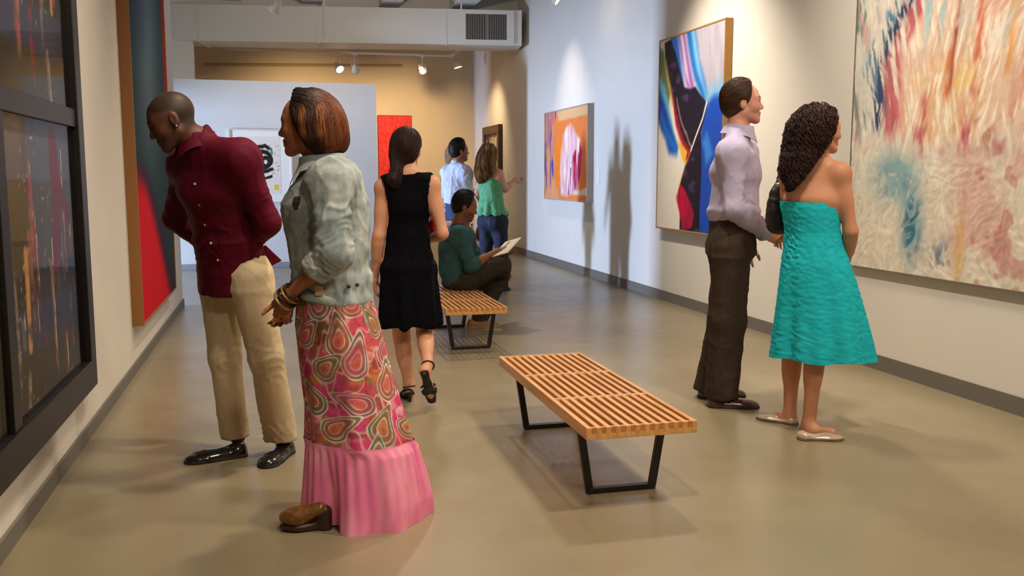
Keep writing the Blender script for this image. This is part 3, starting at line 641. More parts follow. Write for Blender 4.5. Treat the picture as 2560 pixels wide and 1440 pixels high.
# ================================================================== FIGURE TOOLS: smooth solids blended into one continuous surface
class Imp:
    def __init__(s): s.pr = []
    def _add(s, lo, hi, fn, k, op): s.pr.append((np.array(lo, float), np.array(hi, float), fn, k, op)); return s
    def cone(s, a, b, ra, rb, k=.02, op=1):
        a = np.array(a, float); b = np.array(b, float); ba = b-a; L2 = float(ba@ba)+1e-9; r = max(ra, rb)
        def fn(x, y, z):
            h = np.clip(((x-a[0])*ba[0]+(y-a[1])*ba[1]+(z-a[2])*ba[2])/L2, 0, 1)
            return np.sqrt((x-a[0]-h*ba[0])**2+(y-a[1]-h*ba[1])**2+(z-a[2]-h*ba[2])**2)-(ra+(rb-ra)*h)
        return s._add(np.minimum(a, b)-r, np.maximum(a, b)+r, fn, k, op)
    def sph(s, a, r, k=.02, op=1): return s.cone(a, np.array(a)+1e-4, r, r, k, op)
    def ell(s, c, M, rad, k=.02, op=1):
        c = np.array(c, float); M = np.array(M, float); rad = np.array(rad, float); R = np.sqrt(((M*rad[:, None])**2).sum(0))
        def fn(x, y, z):
            X, Y, Z = x-c[0], y-c[1], z-c[2]
            q = [(X*M[i, 0]+Y*M[i, 1]+Z*M[i, 2])/rad[i] for i in range(3)]
            k0 = np.sqrt(q[0]**2+q[1]**2+q[2]**2); k1 = np.sqrt((q[0]/rad[0])**2+(q[1]/rad[1])**2+(q[2]/rad[2])**2)
            return k0*(k0-1)/np.maximum(k1, 1e-6)
        return s._add(c-R, c+R, fn, k, op)
    def seg(s, a, b, u, wa, da, wb, db, cap=None, k=.03, op=1):
        """elliptical tapered limb: u = sideways axis, w/d half width / half depth at both ends"""
        a = np.array(a, float); b = np.array(b, float); ax = b-a; L = np.linalg.norm(ax); ax = ax/L
        u = np.array(u, float); u = nrm(u-ax*(u@ax)); v = np.cross(ax, u); cap = cap or min(wa, da, wb, db)*.8
        r = max(wa, da, wb, db, cap)
        def fn(x, y, z):
            X, Y, Z = x-a[0], y-a[1], z-a[2]
            t = (X*ax[0]+Y*ax[1]+Z*ax[2]); tc = np.clip(t, 0, L); h = tc/L; e = (t-tc)/cap
            W = wa+(wb-wa)*h; D = da+(db-da)*h
            p = (X*u[0]+Y*u[1]+Z*u[2]); q = (X*v[0]+Y*v[1]+Z*v[2])
            k0 = np.sqrt((p/W)**2+(q/D)**2+e*e); k1 = np.sqrt((p/W**2)**2+(q/D**2)**2+(e/cap)**2)
            return k0*(k0-1)/np.maximum(k1, 1e-6)
        return s._add(np.minimum(a, b)-r, np.maximum(a, b)+r, fn, k, op)
    def cut(s, p, n, k=.004):
        p = np.array(p, float); n = nrm(n)
        def fn(x, y, z): return (x-p[0])*n[0]+(y-p[1])*n[1]+(z-p[2])*n[2]
        s.pr.append((None, None, fn, k, 0)); return s
    def boxsub(s, lo, hi, k=.004):
        c = (np.array(lo, float)+np.array(hi, float))/2; hf = (np.array(hi, float)-np.array(lo, float))/2
        def fn(x, y, z):
            qx, qy, qz = np.abs(x-c[0])-hf[0], np.abs(y-c[1])-hf[1], np.abs(z-c[2])-hf[2]
            return np.sqrt(np.maximum(qx, 0)**2+np.maximum(qy, 0)**2+np.maximum(qz, 0)**2)+np.minimum(np.maximum(np.maximum(qx, qy), qz), 0)
        return s._add(lo, hi, fn, k, -1)
    def axes(s, h, fine=()):
        lo = np.min([p[0] for p in s.pr if p[4] == 1], 0)-.02; hi = np.max([p[1] for p in s.pr if p[4] == 1], 0)+.02
        out = []
        for i in range(3):
            t = [lo[i]]
            while t[-1] < hi[i]:
                st = h
                for (a, b, hf) in fine:
                    if a[i]-hf*2 <= t[-1] <= b[i]: st = min(st, hf)
                t.append(t[-1]+st)
            out.append(np.array(t, np.float32))
        return out
    def field(s, axs):
        ax, ay, az = axs; F = np.full((len(ax), len(ay), len(az)), .08, np.float32)
        for lo, hi, fn, k, op in s.pr:
            if lo is None: sl = (slice(None),)*3
            else:
                pad = .05+k
                sl = tuple(slice(max(0, np.searchsorted(A, l-pad)), np.searchsorted(A, h_+pad)) for A, l, h_ in zip(axs, lo, hi))
            x = ax[sl[0]][:, None, None]; y = ay[sl[1]][None, :, None]; z = az[sl[2]][None, None, :]
            if x.size == 0 or y.size == 0 or z.size == 0: continue
            d = fn(x, y, z).astype(np.float32); f = F[sl]
            if op == 1:
                h_ = np.clip(.5+.5*(f-d)/k, 0, 1); F[sl] = f*(1-h_)+d*h_-k*h_*(1-h_)
            elif op == -1:
                d = -d; h_ = np.clip(.5-.5*(f-d)/k, 0, 1); F[sl] = f*(1-h_)+d*h_+k*h_*(1-h_)
            else:
                h_ = np.clip(.5-.5*(f-d)/k, 0, 1); F[sl] = f*(1-h_)+d*h_+k*h_*(1-h_)
        return F
    def mesh(s, h=.008, fine=(), smooth=1):
        axs = s.axes(h, fine); F = s.field(axs); s.F, s.axs = F, axs
        v, f = surfnet(F, *axs)
        if smooth: v = lap(v, f, smooth)
        return v, f
def surfnet(F, ax, ay, az):
    ins = F < 0
    cnt = np.zeros(tuple(n-1 for n in F.shape), np.int8)
    for a in (0, 1):
        for b in (0, 1):
            for c in (0, 1):
                cnt += ins[a:F.shape[0]-1+a, b:F.shape[1]-1+b, c:F.shape[2]-1+c]
    m = (cnt > 0) & (cnt < 8); I = np.argwhere(m); n = len(I)
    i, j, k = I.T; V = np.zeros((n, 3), np.float64); N = np.zeros(n)
    cv = {}
    for a in (0, 1):
        for b in (0, 1):
            for c in (0, 1): cv[a, b, c] = F[i+a, j+b, k+c].astype(np.float64)
    X = (ax[i], ax[i+1]); Y = (ay[j], ay[j+1]); Z = (az[k], az[k+1])
    for d in range(3):
        for p in (0, 1):
            for q in (0, 1):
                e0 = [p, q]; e0.insert(d, 0); e1 = [p, q]; e1.insert(d, 1)
                va, vb = cv[tuple(e0)], cv[tuple(e1)]; cr = (va < 0) != (vb < 0)
                t = np.where(cr, va/np.where(cr, va-vb, 1), 0)
                pt = [None]*3; G = (X, Y, Z)
                for w_ in range(3):
                    pt[w_] = (G[w_][0]+t*(G[w_][1]-G[w_][0])) if w_ == d else G[w_][e0[w_]]
                for w_ in range(3): V[:, w_] += np.where(cr, pt[w_], 0)
                N += cr
    V /= N[:, None]
    cid = np.full(m.shape, -1, np.int32); cid[m] = np.arange(n)
    fs = []
    for d in range(3):
        lo = [slice(1, -1)]*3; hi = [slice(1, -1)]*3; lo[d] = slice(0, -1); hi[d] = slice(1, None)
        A = ins[tuple(lo)]; Bq = ins[tuple(hi)]; e = np.argwhere(A != Bq)
        if len(e) == 0: continue
        st = A[tuple(e.T)]
        e = e+1; e[:, d] -= 1
        o1, o2 = [x for x in range(3) if x != d]
        def cc(a, b):
            q = e.copy(); q[:, o1] += a; q[:, o2] += b; return cid[tuple(q.T)]
        q = np.stack([cc(-1, -1), cc(0, -1), cc(0, 0), cc(-1, 0)], 1)
        flip = ~st if d != 1 else st
        q[flip] = q[flip][:, ::-1]; fs.append(q)
    f = np.concatenate(fs); f = f[(f >= 0).all(1)]
    return V, f
def lap(v, f, it=1, lam=.5):
    n = len(v); a = np.concatenate([f[:, 0], f[:, 1], f[:, 2], f[:, 3]]); b = np.concatenate([f[:, 1], f[:, 2], f[:, 3], f[:, 0]])
    A = np.concatenate([a, b]); B_ = np.concatenate([b, a]); deg = np.bincount(A, minlength=n)[:, None]
    for _ in range(it):
        s = np.stack([np.bincount(A, v[B_, c], n) for c in range(3)], 1)/np.maximum(deg, 1)
        v = v+(s-v)*lam
    return v
def vnormals(v, f):
    fn = np.cross(v[f[:, 2]]-v[f[:, 0]], v[f[:, 3]]-v[f[:, 1]]); N = np.zeros_like(v)
    for c in range(3):
        for k in range(4): N[:, c] += np.bincount(f[:, k], fn[:, c], len(v))
    return N/np.maximum(np.linalg.norm(N, axis=1), 1e-12)[:, None]
def folds(v, n, amp=.006, fr=9, stretch=(1, 1, .45), seed=0.0):
    """cloth relief: soft waves with thin sharp creases, stretched along the hang of the cloth"""
    w1 = fbm(v[:, 0]*5+seed, v[:, 1]*5, v[:, 2]*5+seed, 2)*.05; w2 = fbm(v[:, 0]*5+9, v[:, 1]*5+seed, v[:, 2]*5, 2)*.05
    x, y, z = v[:, 0]+w1, v[:, 1]+w2, v[:, 2]+w1*.6
    a = vnoise(x*fr*stretch[0]+seed, y*fr*stretch[1]+seed*1.7, z*fr*stretch[2]); b = vnoise((x+.35*z)*fr*1.7+seed+4, (y+.2*z)*fr*1.7, z*fr*.9+seed); c = vnoise((x-.4*z)*fr*2.1+seed, y*fr*2.1+7, z*fr*1.3+seed*.5)
    r = (1-np.abs(a)*1.0)**5*1.4+(1-np.abs(b))**6*1.0+(1-np.abs(c))**6*.6+a*.5
    return v+n*((r-.75)*amp)[:, None]
def cross_folds(v, n, a, b, amp, num, ph=0.0, rmax=.095):
    """creases running round a sleeve or trouser leg between joints a and b, uneven and broken"""
    a = np.array(a, float); ba = np.array(b, float)-a; L = np.linalg.norm(ba); t = ((v-a)@ba)/(L*L)
    rel = v-a-t[:, None]*ba; r = np.linalg.norm(rel, axis=1)
    wgt = sstep(-.12, .1, t)*sstep(1.12, .9, t)*sstep(rmax, rmax*.75, r)
    nz = fbm(v[:, 0]*7+ph, v[:, 1]*7, v[:, 2]*7, 2)
    w_ = np.sin((t*num+nz*1.6+ph)*2*np.pi); w_ = 1.7*(1-np.abs(w_))**1.8-.55
    return v+n*(wgt*w_*amp*(.55+.45*np.clip(nz*2, -1, 1)))[:, None]
def solid_obj(name, I, material, parent, h=.008, fine=(), smooth=1, post=None, colf=None, col=None):
    v, f = I.mesh(h, fine, smooth); n = vnormals(v, f)
    if post:
        v = lap(post(v, n), f, 1)
    c = colf(v, n) if colf else (np.ones((len(v), 3))*lin(col) if col is not None else None)
    return raw_mesh(name, v, f, material, parent, c, smooth=True)
def loft_obj(name, rings, material, parent, colf=None, closed=True, cap=False):
    """rings (m, n, 3) -> tube surface"""
    rings = np.asarray(rings, float); m, n, _ = rings.shape; idx = np.arange(m*n).reshape(m, n)
    j = np.roll(idx, -1, 1) if closed else idx[:, 1:]; i0 = idx if closed else idx[:, :-1]
    f = np.stack([i0[:-1], j[:-1], j[1:], i0[1:]], -1).reshape(-1, 4)
    c = colf(rings).reshape(-1, 3) if colf else None
    return raw_mesh(name, rings.reshape(-1, 3), f, material, parent, c, smooth=True)
# ------------------------------------------------------------------ anatomy
def frame(fwd, up):
    f_ = nrm(fwd); u_ = np.array(up, float); u_ = nrm(u_-f_*(u_@f_)); l_ = np.cross(u_, f_)
    return np.stack([f_, l_, u_])       # rows: forward, left, up
def head(I, c, R, s=1.0, fem=False, neck=None, nose=1.0, jaw=1.0):
    c = np.array(c, float)
    def L(x, y, z): return c+s*(x*R[0]+y*R[1]+z*R[2])
    E_ = lambda p, r, k=.02, op=1: I.ell(L(*p), R, np.array(r)*s, k*s, op)
    S_ = lambda p, r, k=.02, op=1: I.sph(L(*p), r*s, k*s, op)
    K_ = lambda p, q, ra, rb, k=.02, op=1: I.cone(L(*p), L(*q), ra*s, rb*s, k*s, op)
    jw = (.92 if fem else 1.0)*jaw
    E_((-.014, 0, .032), (.098, .077, .089))
    E_((.034, 0, .012), (.058, .066, .076), .03)
    E_((.040, 0, -.045), (.050, .050*jw, .062), .03)
    for q in (-1, 1):
        K_((-.002, .052*jw*q, -.058), (.070, .018*q, -.098), .016, .016, .028)
        S_((.060, .041*q, -.026), .022, .03)
        K_((.068, .046*q, .022), (.086, .012*q, .020), .012 if not fem else .010, .012 if not fem else .010, .02)
        E_((-.010, .079*q, -.008), (.020, .010, .032), .006)
        E_((-.004, .090*q, -.002), (.010, .007, .018), .005, -1)
    S_((.078, 0, -.100), .0185 if not fem else .016, .02)
    for q in (-1, 1): E_((.100, .032*q, .002), (.016, .018, .012), .014, -1)
    K_((.084, 0, .014), (.106*nose, 0, -.026), .0075, .0100, .014)
    S_((.107*nose, 0, -.031), .0115, .008)
    for q in (-1, 1): S_((.097, .0115*q, -.036), .0085, .007)
    for q in (-1, 1):
        E_((.0785, .032*q, .001), (.0125, .0145, .0115), .003)
        K_((.0865, .021*q, .008), (.0835, .043*q, .005), .0035, .003, .004)
    lp = .0095 if fem else .0085
    K_((.089, -.014, -.0595), (.089, .014, -.0595), .007, .007, .008); S_((.0945, 0, -.0590), lp, .006)
    K_((.088, -.013, -.0735), (.088, .013, -.0735), .0075, .0075, .008); S_((.0925, 0, -.0740), lp, .006)
    K_((.1055, -.018, -.0665), (.1055, .018, -.0665), .0042, .0042, .004, -1)
    if neck is not None:
        I.cone(L(-.022, 0, -.055), neck, (.050 if fem else .057)*s, (.052 if fem else .062)*s, .03)
    return c, R, s
def head_local(v, hd): return ((v-hd[0])@hd[1].T)/hd[2]
def skin_col(v, n, hd, tone, lip, brow=(50, 34, 26), eye=(46, 34, 28), stubble=0.0, stub=(70, 60, 54), cheek=None, shave=None):
    c = np.ones((len(v), 3))*np.array(tone, float)
    c = c*(1+.05*fbm(v[:, 0]*18, v[:, 1]*18, v[:, 2]*18, 3)[:, None])
    p = head_local(v, hd); x, y, z = p.T; ay = np.abs(y); near = np.linalg.norm(p, axis=1) < .2
    if cheek is not None: c = mixc(c, cheek, near*np.exp(-(((x-.07)/.035)**2+((ay-.04)/.025)**2+((z+.03)/.025)**2))*.5)
    if stubble: c = mixc(c, stub, near*sstep(-.035, -.06, z)*sstep(-.02, .02, x)*stubble)
    if shave is not None:
        hl = sstep(.0, .02, z-(.03+.55*np.maximum(x-.03, 0)*1.2))*sstep(.085, .06, x-.35*(z-.06))
        bk = sstep(.0, -.02, x+.015)*sstep(-.07, -.05, z)
        c = mixc(c, shave, near*np.maximum(hl, bk)*.85)
    lm = near*sstep(.072, .08, x)*sstep(.0125, .009, np.abs(z+.0667))*sstep(.022, .016, ay); c = mixc(c, lip, lm*.9)
    c = mixc(c, np.array(lip)*.45, near*sstep(.078, .085, x)*sstep(.0028, .0012, np.abs(z+.0665))*sstep(.02, .016, ay))
    bz = .0245+.004*np.sin(np.clip((ay-.012)/.038, 0, 1)*np.pi)
    c = mixc(c, brow, near*sstep(.06, .066, x)*sstep(.0055, .003, np.abs(z-bz))*sstep(.010, .014, ay)*sstep(.052, .046, ay)*.85)
    ed = np.sqrt(((x-.0785)/.0125)**2+((ay-.032)/.0145)**2+((z-.001)/.0115)**2)
    em = near*(x > .08)*sstep(1.12, 1.04, ed)*sstep(.0062, .0048, np.abs(z-.001)+((ay-.032)/.014)**2*.004)
    c = mixc(c, np.minimum(np.array(tone, float)*.75+46, 215), em); iris = sstep(.0062, .005, np.hypot(ay-.031, z-.001)); c = mixc(c, eye, em*iris)
    lidm = near*(x > .076)*sstep(.0026, .0012, np.abs(z-(.0062-((ay-.032)/.014)**2*.005)))*sstep(.017, .014, np.abs(ay-.032)); c = mixc(c, (40, 26, 22), lidm*.85)
    return np.clip(lin(c), 0, 1)
def hand(I, wr, d, n, t, s=1.0, curl=(.35, .4, .45, .5), thumb=.5, spread=.06, k=.004):
    """d fingers, n palm faces, t towards the thumb"""
    wr = np.array(wr, float); d = nrm(d); n = np.array(n, float); n = nrm(n-d*(n@d)); t0 = np.cross(n, d); t = t0 if t0@np.array(t) > 0 else -t0
    I.seg(wr-d*.01*s, wr+d*.03*s, t, .026*s, .019*s, .033*s, .016*s, .014*s, .02)
    I.seg(wr+d*.025*s, wr+d*.082*s, t, .034*s, .0145*s, .041*s, .0125*s, .012*s, .012)
    for i, (o, L) in enumerate(zip((.030, .0105, -.010, -.029), (.070, .078, .072, .056))):
        p = wr+(d*(.086-.003*abs(i-1))+t*o)*s; a = .12*min(1.0, curl[i]*5)+curl[i]*.4; dirv = nrm(d+t*(1.5-i)*spread)
        for q, (fr, r0, r1) in enumerate(((.42, .0092, .0084), (.32, .0083, .0076), (.26, .0075, .0062))):
            dd_ = dirv*math.cos(a)+n*math.sin(a); e = p+dd_*L*fr*s; I.cone(p, e, r0*s, r1*s, k); p = e; a += curl[i]
    p = wr+(d*.024+t*.026)*s; dv = nrm(d*.62+t*(.75-.4*thumb)+n*(.25+.4*thumb))
    for L, r0, r1 in ((.042, .0135, .011), (.032, .0105, .0095), (.025, .0092, .0072)):
        e = p+dv*L*s; I.cone(p, e, r0*s, r1*s, .006); p = e; dv = nrm(dv+d*.25+n*.12*thumb-t*.25*thumb)
def limb_arm(I, sh, el, wr, s=1.0, g=0.0, fem=False, up=True, low=True, gl=None):
    a = .86 if fem else 1.0; gl = g if gl is None else gl
    if up:
        I.sph(sh, (.052*a)*s+g, .04); I.cone(sh, el, .049*a*s+g, .040*a*s+g, .04)
        if g == 0: I.ell(np.array(sh)*.62+np.array(el)*.38, frame(np.array(el)-np.array(sh), (0.1, .3, .9) if abs(nrm(np.array(el)-np.array(sh))[2]) < .8 else (1, .2, 0)), (.1*s, .044*a*s, .048*a*s), .03)
    if low:
        I.cone(el, wr, .040*a*s+gl, .027*a*s+gl, .025)
        if gl == 0: I.cone(np.array(el)*.8+np.array(wr)*.2, np.array(el)*.5+np.array(wr)*.5, .042*a*s, .034*a*s, .03)
def limb_leg(I, hip, kn, an, s=1.0, g=0.0, fem=False, back=None, up=True, low=True):
    if up: I.cone(hip, kn, (.088 if not fem else .086)*s+g, (.056 if not fem else .053)*s+g, .04)
    if low:
        I.cone(kn, an, (.053 if not fem else .050)*s+g, (.038 if not fem else .034)*s+g, .03)
        if back is not None:
            hip, kn, an = map(lambda q: np.array(q, float), (hip, kn, an)); ax = nrm(an-kn); b_ = nrm(np.array(back)-ax*(np.array(back)@ax))
            c = kn*.68+an*.32+b_*.016*s; I.ell(c, frame(ax, b_), (.125*s, .047*s, .046*s), .035)
def torso(I, J, s=1.0, g=0.0, fem=False, top=True, bot=True, waist_g=0.0, shoulders=True):
    ul = nrm(J['shL']-J['shR']); uh = nrm(J['hipL']-J['hipR']); pel = (J['hipL']+J['hipR'])/2; ch, wa, nk = J['chest'], J['waist'], J['neck']
    mid = (J['shL']+J['shR'])/2; upv = nrm(nk-ch); um = nrm(ul+uh)
    pw, ww, cw = (.166, .122, .142) if fem else (.160, .142, .160)
    pd_, wd, cd = (.112, .090, .100) if fem else (.110, .104, .116)
    if bot: I.seg(pel-nrm(wa-pel)*.02*s, wa, um, pw*s+g, pd_*s+g, ww*s+g+waist_g, wd*s+g+waist_g, .07*s, .05)
    if top:
        I.seg(wa, ch, um, ww*s+g+waist_g, wd*s+g+waist_g, cw*s+g, cd*s+g, .06*s, .05)
        I.seg(ch, mid-upv*.035*s, ul, cw*s+g, cd*s+g, (.118 if fem else .132)*s+g, .076*s+g, .05*s, .05)
        if shoulders:
            for q in ('shL', 'shR'):
                I.cone(nk+upv*(.018 if fem else .012)*s, J[q]-upv*(.002 if fem else 0), (.046 if fem else .046)*s+g, (.044 if fem else .050)*s+g, .055); I.cone(J[q], ch, (.040 if fem else .05)*s+g, .07*s+g, .05)
        fw = nrm(np.cross(ul, upv))
        if fem:
            for q in (-1, 1): I.ell(ch+fw*.078*s+ul*q*.066*s+upv*.0*s, np.stack([fw, ul, upv]), (.052*s+g, .058*s+g, .06*s+g), .03)
    if bot:
        fw = nrm(np.cross(uh, nrm(wa-pel)))
        for q in (-1, 1): I.sph(pel-fw*.045*s+uh*q*.062*s-nrm(wa-pel)*.02*s, .092*s+g, .04)
def shoe(parent, name, heel, fwd, L, width, mats, style='loafer', col=None, pitch=0.0):
    """heel = floor point under the back of the heel"""
    heel = np.array(heel, float); f_ = nrm(np.array(fwd, float)); R = frame(f_, (0, 0, 1)); 
    if pitch: f_ = nrm(f_*math.cos(pitch)+R[2]*math.sin(pitch)); R = frame(f_, (0, 0, 1)) 
    s = L/.28; w_ = width/2
    def Q(x, y, z): return heel+x*L*R[0]+y*R[1]+z*s*R[2]
    I = Imp()
    up_ = dict(loafer=(.052, .045, .034), flat=(.040, .030, .020), boot=(.060, .052, .038), clog=(.085, .078, .066))[style]
    I.ell(Q(.14, 0, .022), R, (.14*L, w_*.80, up_[0]*s), .02); I.seg(Q(.16, 0, .012), Q(.62, 0, .010), R[1], w_*.80, up_[1]*s, w_*.98, up_[2]*s, .03*s, .03)
    I.ell(Q(.74, 0, .010), R, (.26*L, w_*1.0, up_[2]*1.05*s), .03)
    I.cut(Q(0, 0, .010), -R[2], .003)
    if style in ('flat',): I.ell(Q(.36, 0, .050), R, (.36*L, w_*.78, .036*s), .006, -1)
    if style in ('loafer', 'boot'): I.ell(Q(.26, 0, .085), R, (.20*L, w_*.62, .038*s), .012, -1)
    o = solid_obj(name, I, mats[0], parent, .0045, (), 1)
    S = Imp(); S.seg(Q(.1, 0, .004), Q(.62, 0, .004), R[1], w_*.80, .03, w_*1.02, .03, .09*L, .02); S.ell(Q(.76, 0, .004), R, (.245*L, w_*1.02, .03), .02); S.ell(Q(.14, 0, .004), R, (.145*L, w_*.84, .03), .02)
    S.cut(Q(0, 0, .013), R[2], .002); S.cut(Q(0, 0, .0), -R[2], .002)
    raw = solid_obj('sole', S, mats[1], o, .005, (), 0)
    return o
def foot(I, an, toe, s=1.0):
    an = np.array(an, float); toe = np.array(toe, float); d = nrm((toe-an)*np.array([1, 1, 0]))
    I.cone(an, an+d*.02+np.array([0, 0, -.035]), .036*s, .034*s, .02); I.cone(an-d*.025+np.array([0, 0, -.045]), toe, .030*s, .022*s, .03)
# ------------------------------------------------------------------ hair
def hair_strands(I, roots, flow, nst, step, rad, amp, freq, lift=.002, sides=3, seed=0, taper=.35, jitter=.25):
    """strands traced over the hair volume I (meshed before): flow(p)->direction; returns verts, faces, per-strand id"""
    rg = np.random.default_rng(seed); F, axs = I.F, I.axs
    def samp(p):
        ii = []; ff = []
        for c in range(3):
            A = axs[c]; q = np.clip(np.searchsorted(A, p[:, c])-1, 0, len(A)-2); ii.append(q); ff.append(np.clip((p[:, c]-A[q])/(A[q+1]-A[q]), 0, 1))
        i, j, k = ii; a, b, c = ff; r = 0
        for x in (0, 1):
            for y in (0, 1):
                for z in (0, 1): r = r+F[i+x, j+y, k+z]*((a if x else 1-a)*(b if y else 1-b)*(c if z else 1-c))
        return r
    def grad(p):
        e = .006; g = np.stack([samp(p+np.eye(3)[c]*e)-samp(p-np.eye(3)[c]*e) for c in range(3)], 1)
        return g/np.maximum(np.linalg.norm(g, axis=1), 1e-6)[:, None]
    p = np.array(roots, float); n = len(p); pts = []; nn_ = []
    jit = rg.normal(0, jitter, (n, 3)); lf = lift*rg.uniform(.2, 1.8, n)
    for k in range(nst):
        g = grad(p); p = p-g*(samp(p)-lf)[:, None]*.8
        pts.append(p.copy()); nn_.append(g)
        d = flow(p)+jit; d = d-g*(d*g).sum(1)[:, None]; d /= np.maximum(np.linalg.norm(d, axis=1), 1e-6)[:, None]
        p = p+d*step
    pts = np.stack(pts, 1); nn_ = np.stack(nn_, 1)        # n,m,3
    tg = np.gradient(pts, axis=1); tg /= np.maximum(np.linalg.norm(tg, axis=2), 1e-6)[..., None]
    bn = np.cross(tg, nn_); bn /= np.maximum(np.linalg.norm(bn, axis=2), 1e-6)[..., None]
    ph = rg.uniform(0, 6.28, n)[:, None]+np.arange(nst)[None]*freq*rg.uniform(.75, 1.3, n)[:, None]
    am = amp*np.linspace(.4, 1.2, nst)[None]*rg.uniform(.5, 1.3, n)[:, None]
    pts = pts+nn_*(np.sin(ph)*am+am*.5)[..., None]+bn*(np.cos(ph)*am)[..., None]
    tg = np.gradient(pts, axis=1); tg /= np.maximum(np.linalg.norm(tg, axis=2), 1e-6)[..., None]
    u = np.cross(tg, nn_); u /= np.maximum(np.linalg.norm(u, axis=2), 1e-6)[..., None]; v_ = np.cross(tg, u)
    r = rad*rg.uniform(.7, 1.3, n)[:, None]*np.linspace(1, taper, nst)[None]
    V = np.stack([pts+(u*math.cos(6.2832*q/sides)+v_*math.sin(6.2832*q/sides))*r[..., None] for q in range(sides)], 2)   # n,m,s,3
    idx = np.arange(n*nst*sides).reshape(n, nst, sides); nx = np.roll(idx, -1, 2)
    f = np.stack([idx[:, :-1], nx[:, :-1], nx[:, 1:], idx[:, 1:]], -1).reshape(-1, 4)
    sid = np.repeat(np.arange(n), nst*sides); tt = np.tile(np.repeat(np.linspace(0, 1, nst), sides), n)
    return V.reshape(-1, 3), f, sid, tt
def hair_obj(name, I, parent, material, h, nroot, rootsel, flow, nst, step, rad, amp, freq, base, colf, lift=.002, seed=0, jitter=.25, post=None, taper=.35):
    v, f = I.mesh(h, (), 1); n = vnormals(v, f)
    if post: v = post(v, n)
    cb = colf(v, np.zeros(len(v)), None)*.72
    if nroot:
        ok = np.where(rootsel(v))[0]; rg = np.random.default_rng(seed+50); pick = v[rg.choice(ok, nroot)]
        sv, sf, sid, tt = hair_strands(I, pick, flow, nst, step, rad, amp, freq, lift, 3, seed, taper, jitter)
        rs = np.random.default_rng(seed+9).uniform(.7, 1.35, nroot)[sid]
        cs = colf(sv, tt, sid)*rs[:, None]
        v = np.concatenate([v, sv]); f = np.concatenate([f, sf+len(cb)]); cb = np.concatenate([cb, cs])
    return raw_mesh(name, v, f, material, parent, np.clip(cb, 0, 1), smooth=True)
M_skin = mat('skin', rough=.52, attr=True, sss=.0, spec=.32, bump=.05, bscale=300)
M_hair = mat('hair', rough=.5, attr=True, spec=.25)
def hull(I, J, s=1.0, g=.016, dch=.116, wch=.160, dwa=.106, wwa=.145, neck_r=.058, neck_h=.030, k=.06, nh=0.0, dtop=.070):
    """cloth over the upper body as one smooth volume from waist to the neck band"""
    ul = nrm(J['shL']-J['shR']); mid = (J['shL']+J['shR'])/2; hw = np.linalg.norm(J['shL']-J['shR'])/2; uh = nrm(J['hipL']-J['hipR']); um = nrm(ul+uh)
    upv = nrm(J['neck']-J['chest'])
    I.seg(J['waist'], J['chest'], um, wwa*s+g, dwa*s+g, wch*s+g, dch*s+g, .06, k)
    I.seg(J['chest'], mid-upv*.012, ul, wch*s+g, dch*s+g, hw*.92, dtop*s+g, .04, k)
    I.cone(J['shL'], J['shR'], .050*s+g, .050*s+g, k)
    for q in 'LR':
        I.cone(J['sh'+q], J['neck']+upv*(nh-.004), .046*s+g, .034*s+g, k); I.cone(J['sh'+q]*.85+J['chest']*.15, J['chest'], .062*s+g, .10*s+g, k)
    I.cone(J['chest']*.3+J['neck']*.7, J['neck']+upv*neck_h, .080*s, neck_r, .03)
def collar(parent, J, hd_neck, mt, r0, r1, h, fw, up, gap=.5, flare=.012, center=None, drop=.045, colf=None, name='collar', th=.0025):
    """folded shirt collar round the neck, open at the front, with points"""
    c = np.array(center if center is not None else J['neck'], float); fw = nrm(fw); up = nrm(np.array(up)-fw*(np.array(up)@fw)); lf = np.cross(up, fw)
    n = 48; th_ = np.linspace(gap*.5, 2*math.pi-gap*.5, n); rings = []
    fr = np.cos(th_)*.5+.5
    for q, (dr, dz, dp) in enumerate(((-.002, -.02, 0), (-.001, h*.5, 0), (0.0, h-.003, 0), (.002, h, 0), (.005, h-.002, 0), (.008, h*.6, .25), (.010+flare*.6, h*.15, .7), (.011+flare, -.008, 1.0))):
        pt = c+np.outer(np.cos(th_)*(r1+dr), fw)+np.outer(np.sin(th_)*(r0+dr), lf)+np.outer(dz-.018*fr-dp*drop*fr**5, up)
        rings.append(pt)
    return loft_obj(name, np.array(rings), mt, parent, None, closed=False)
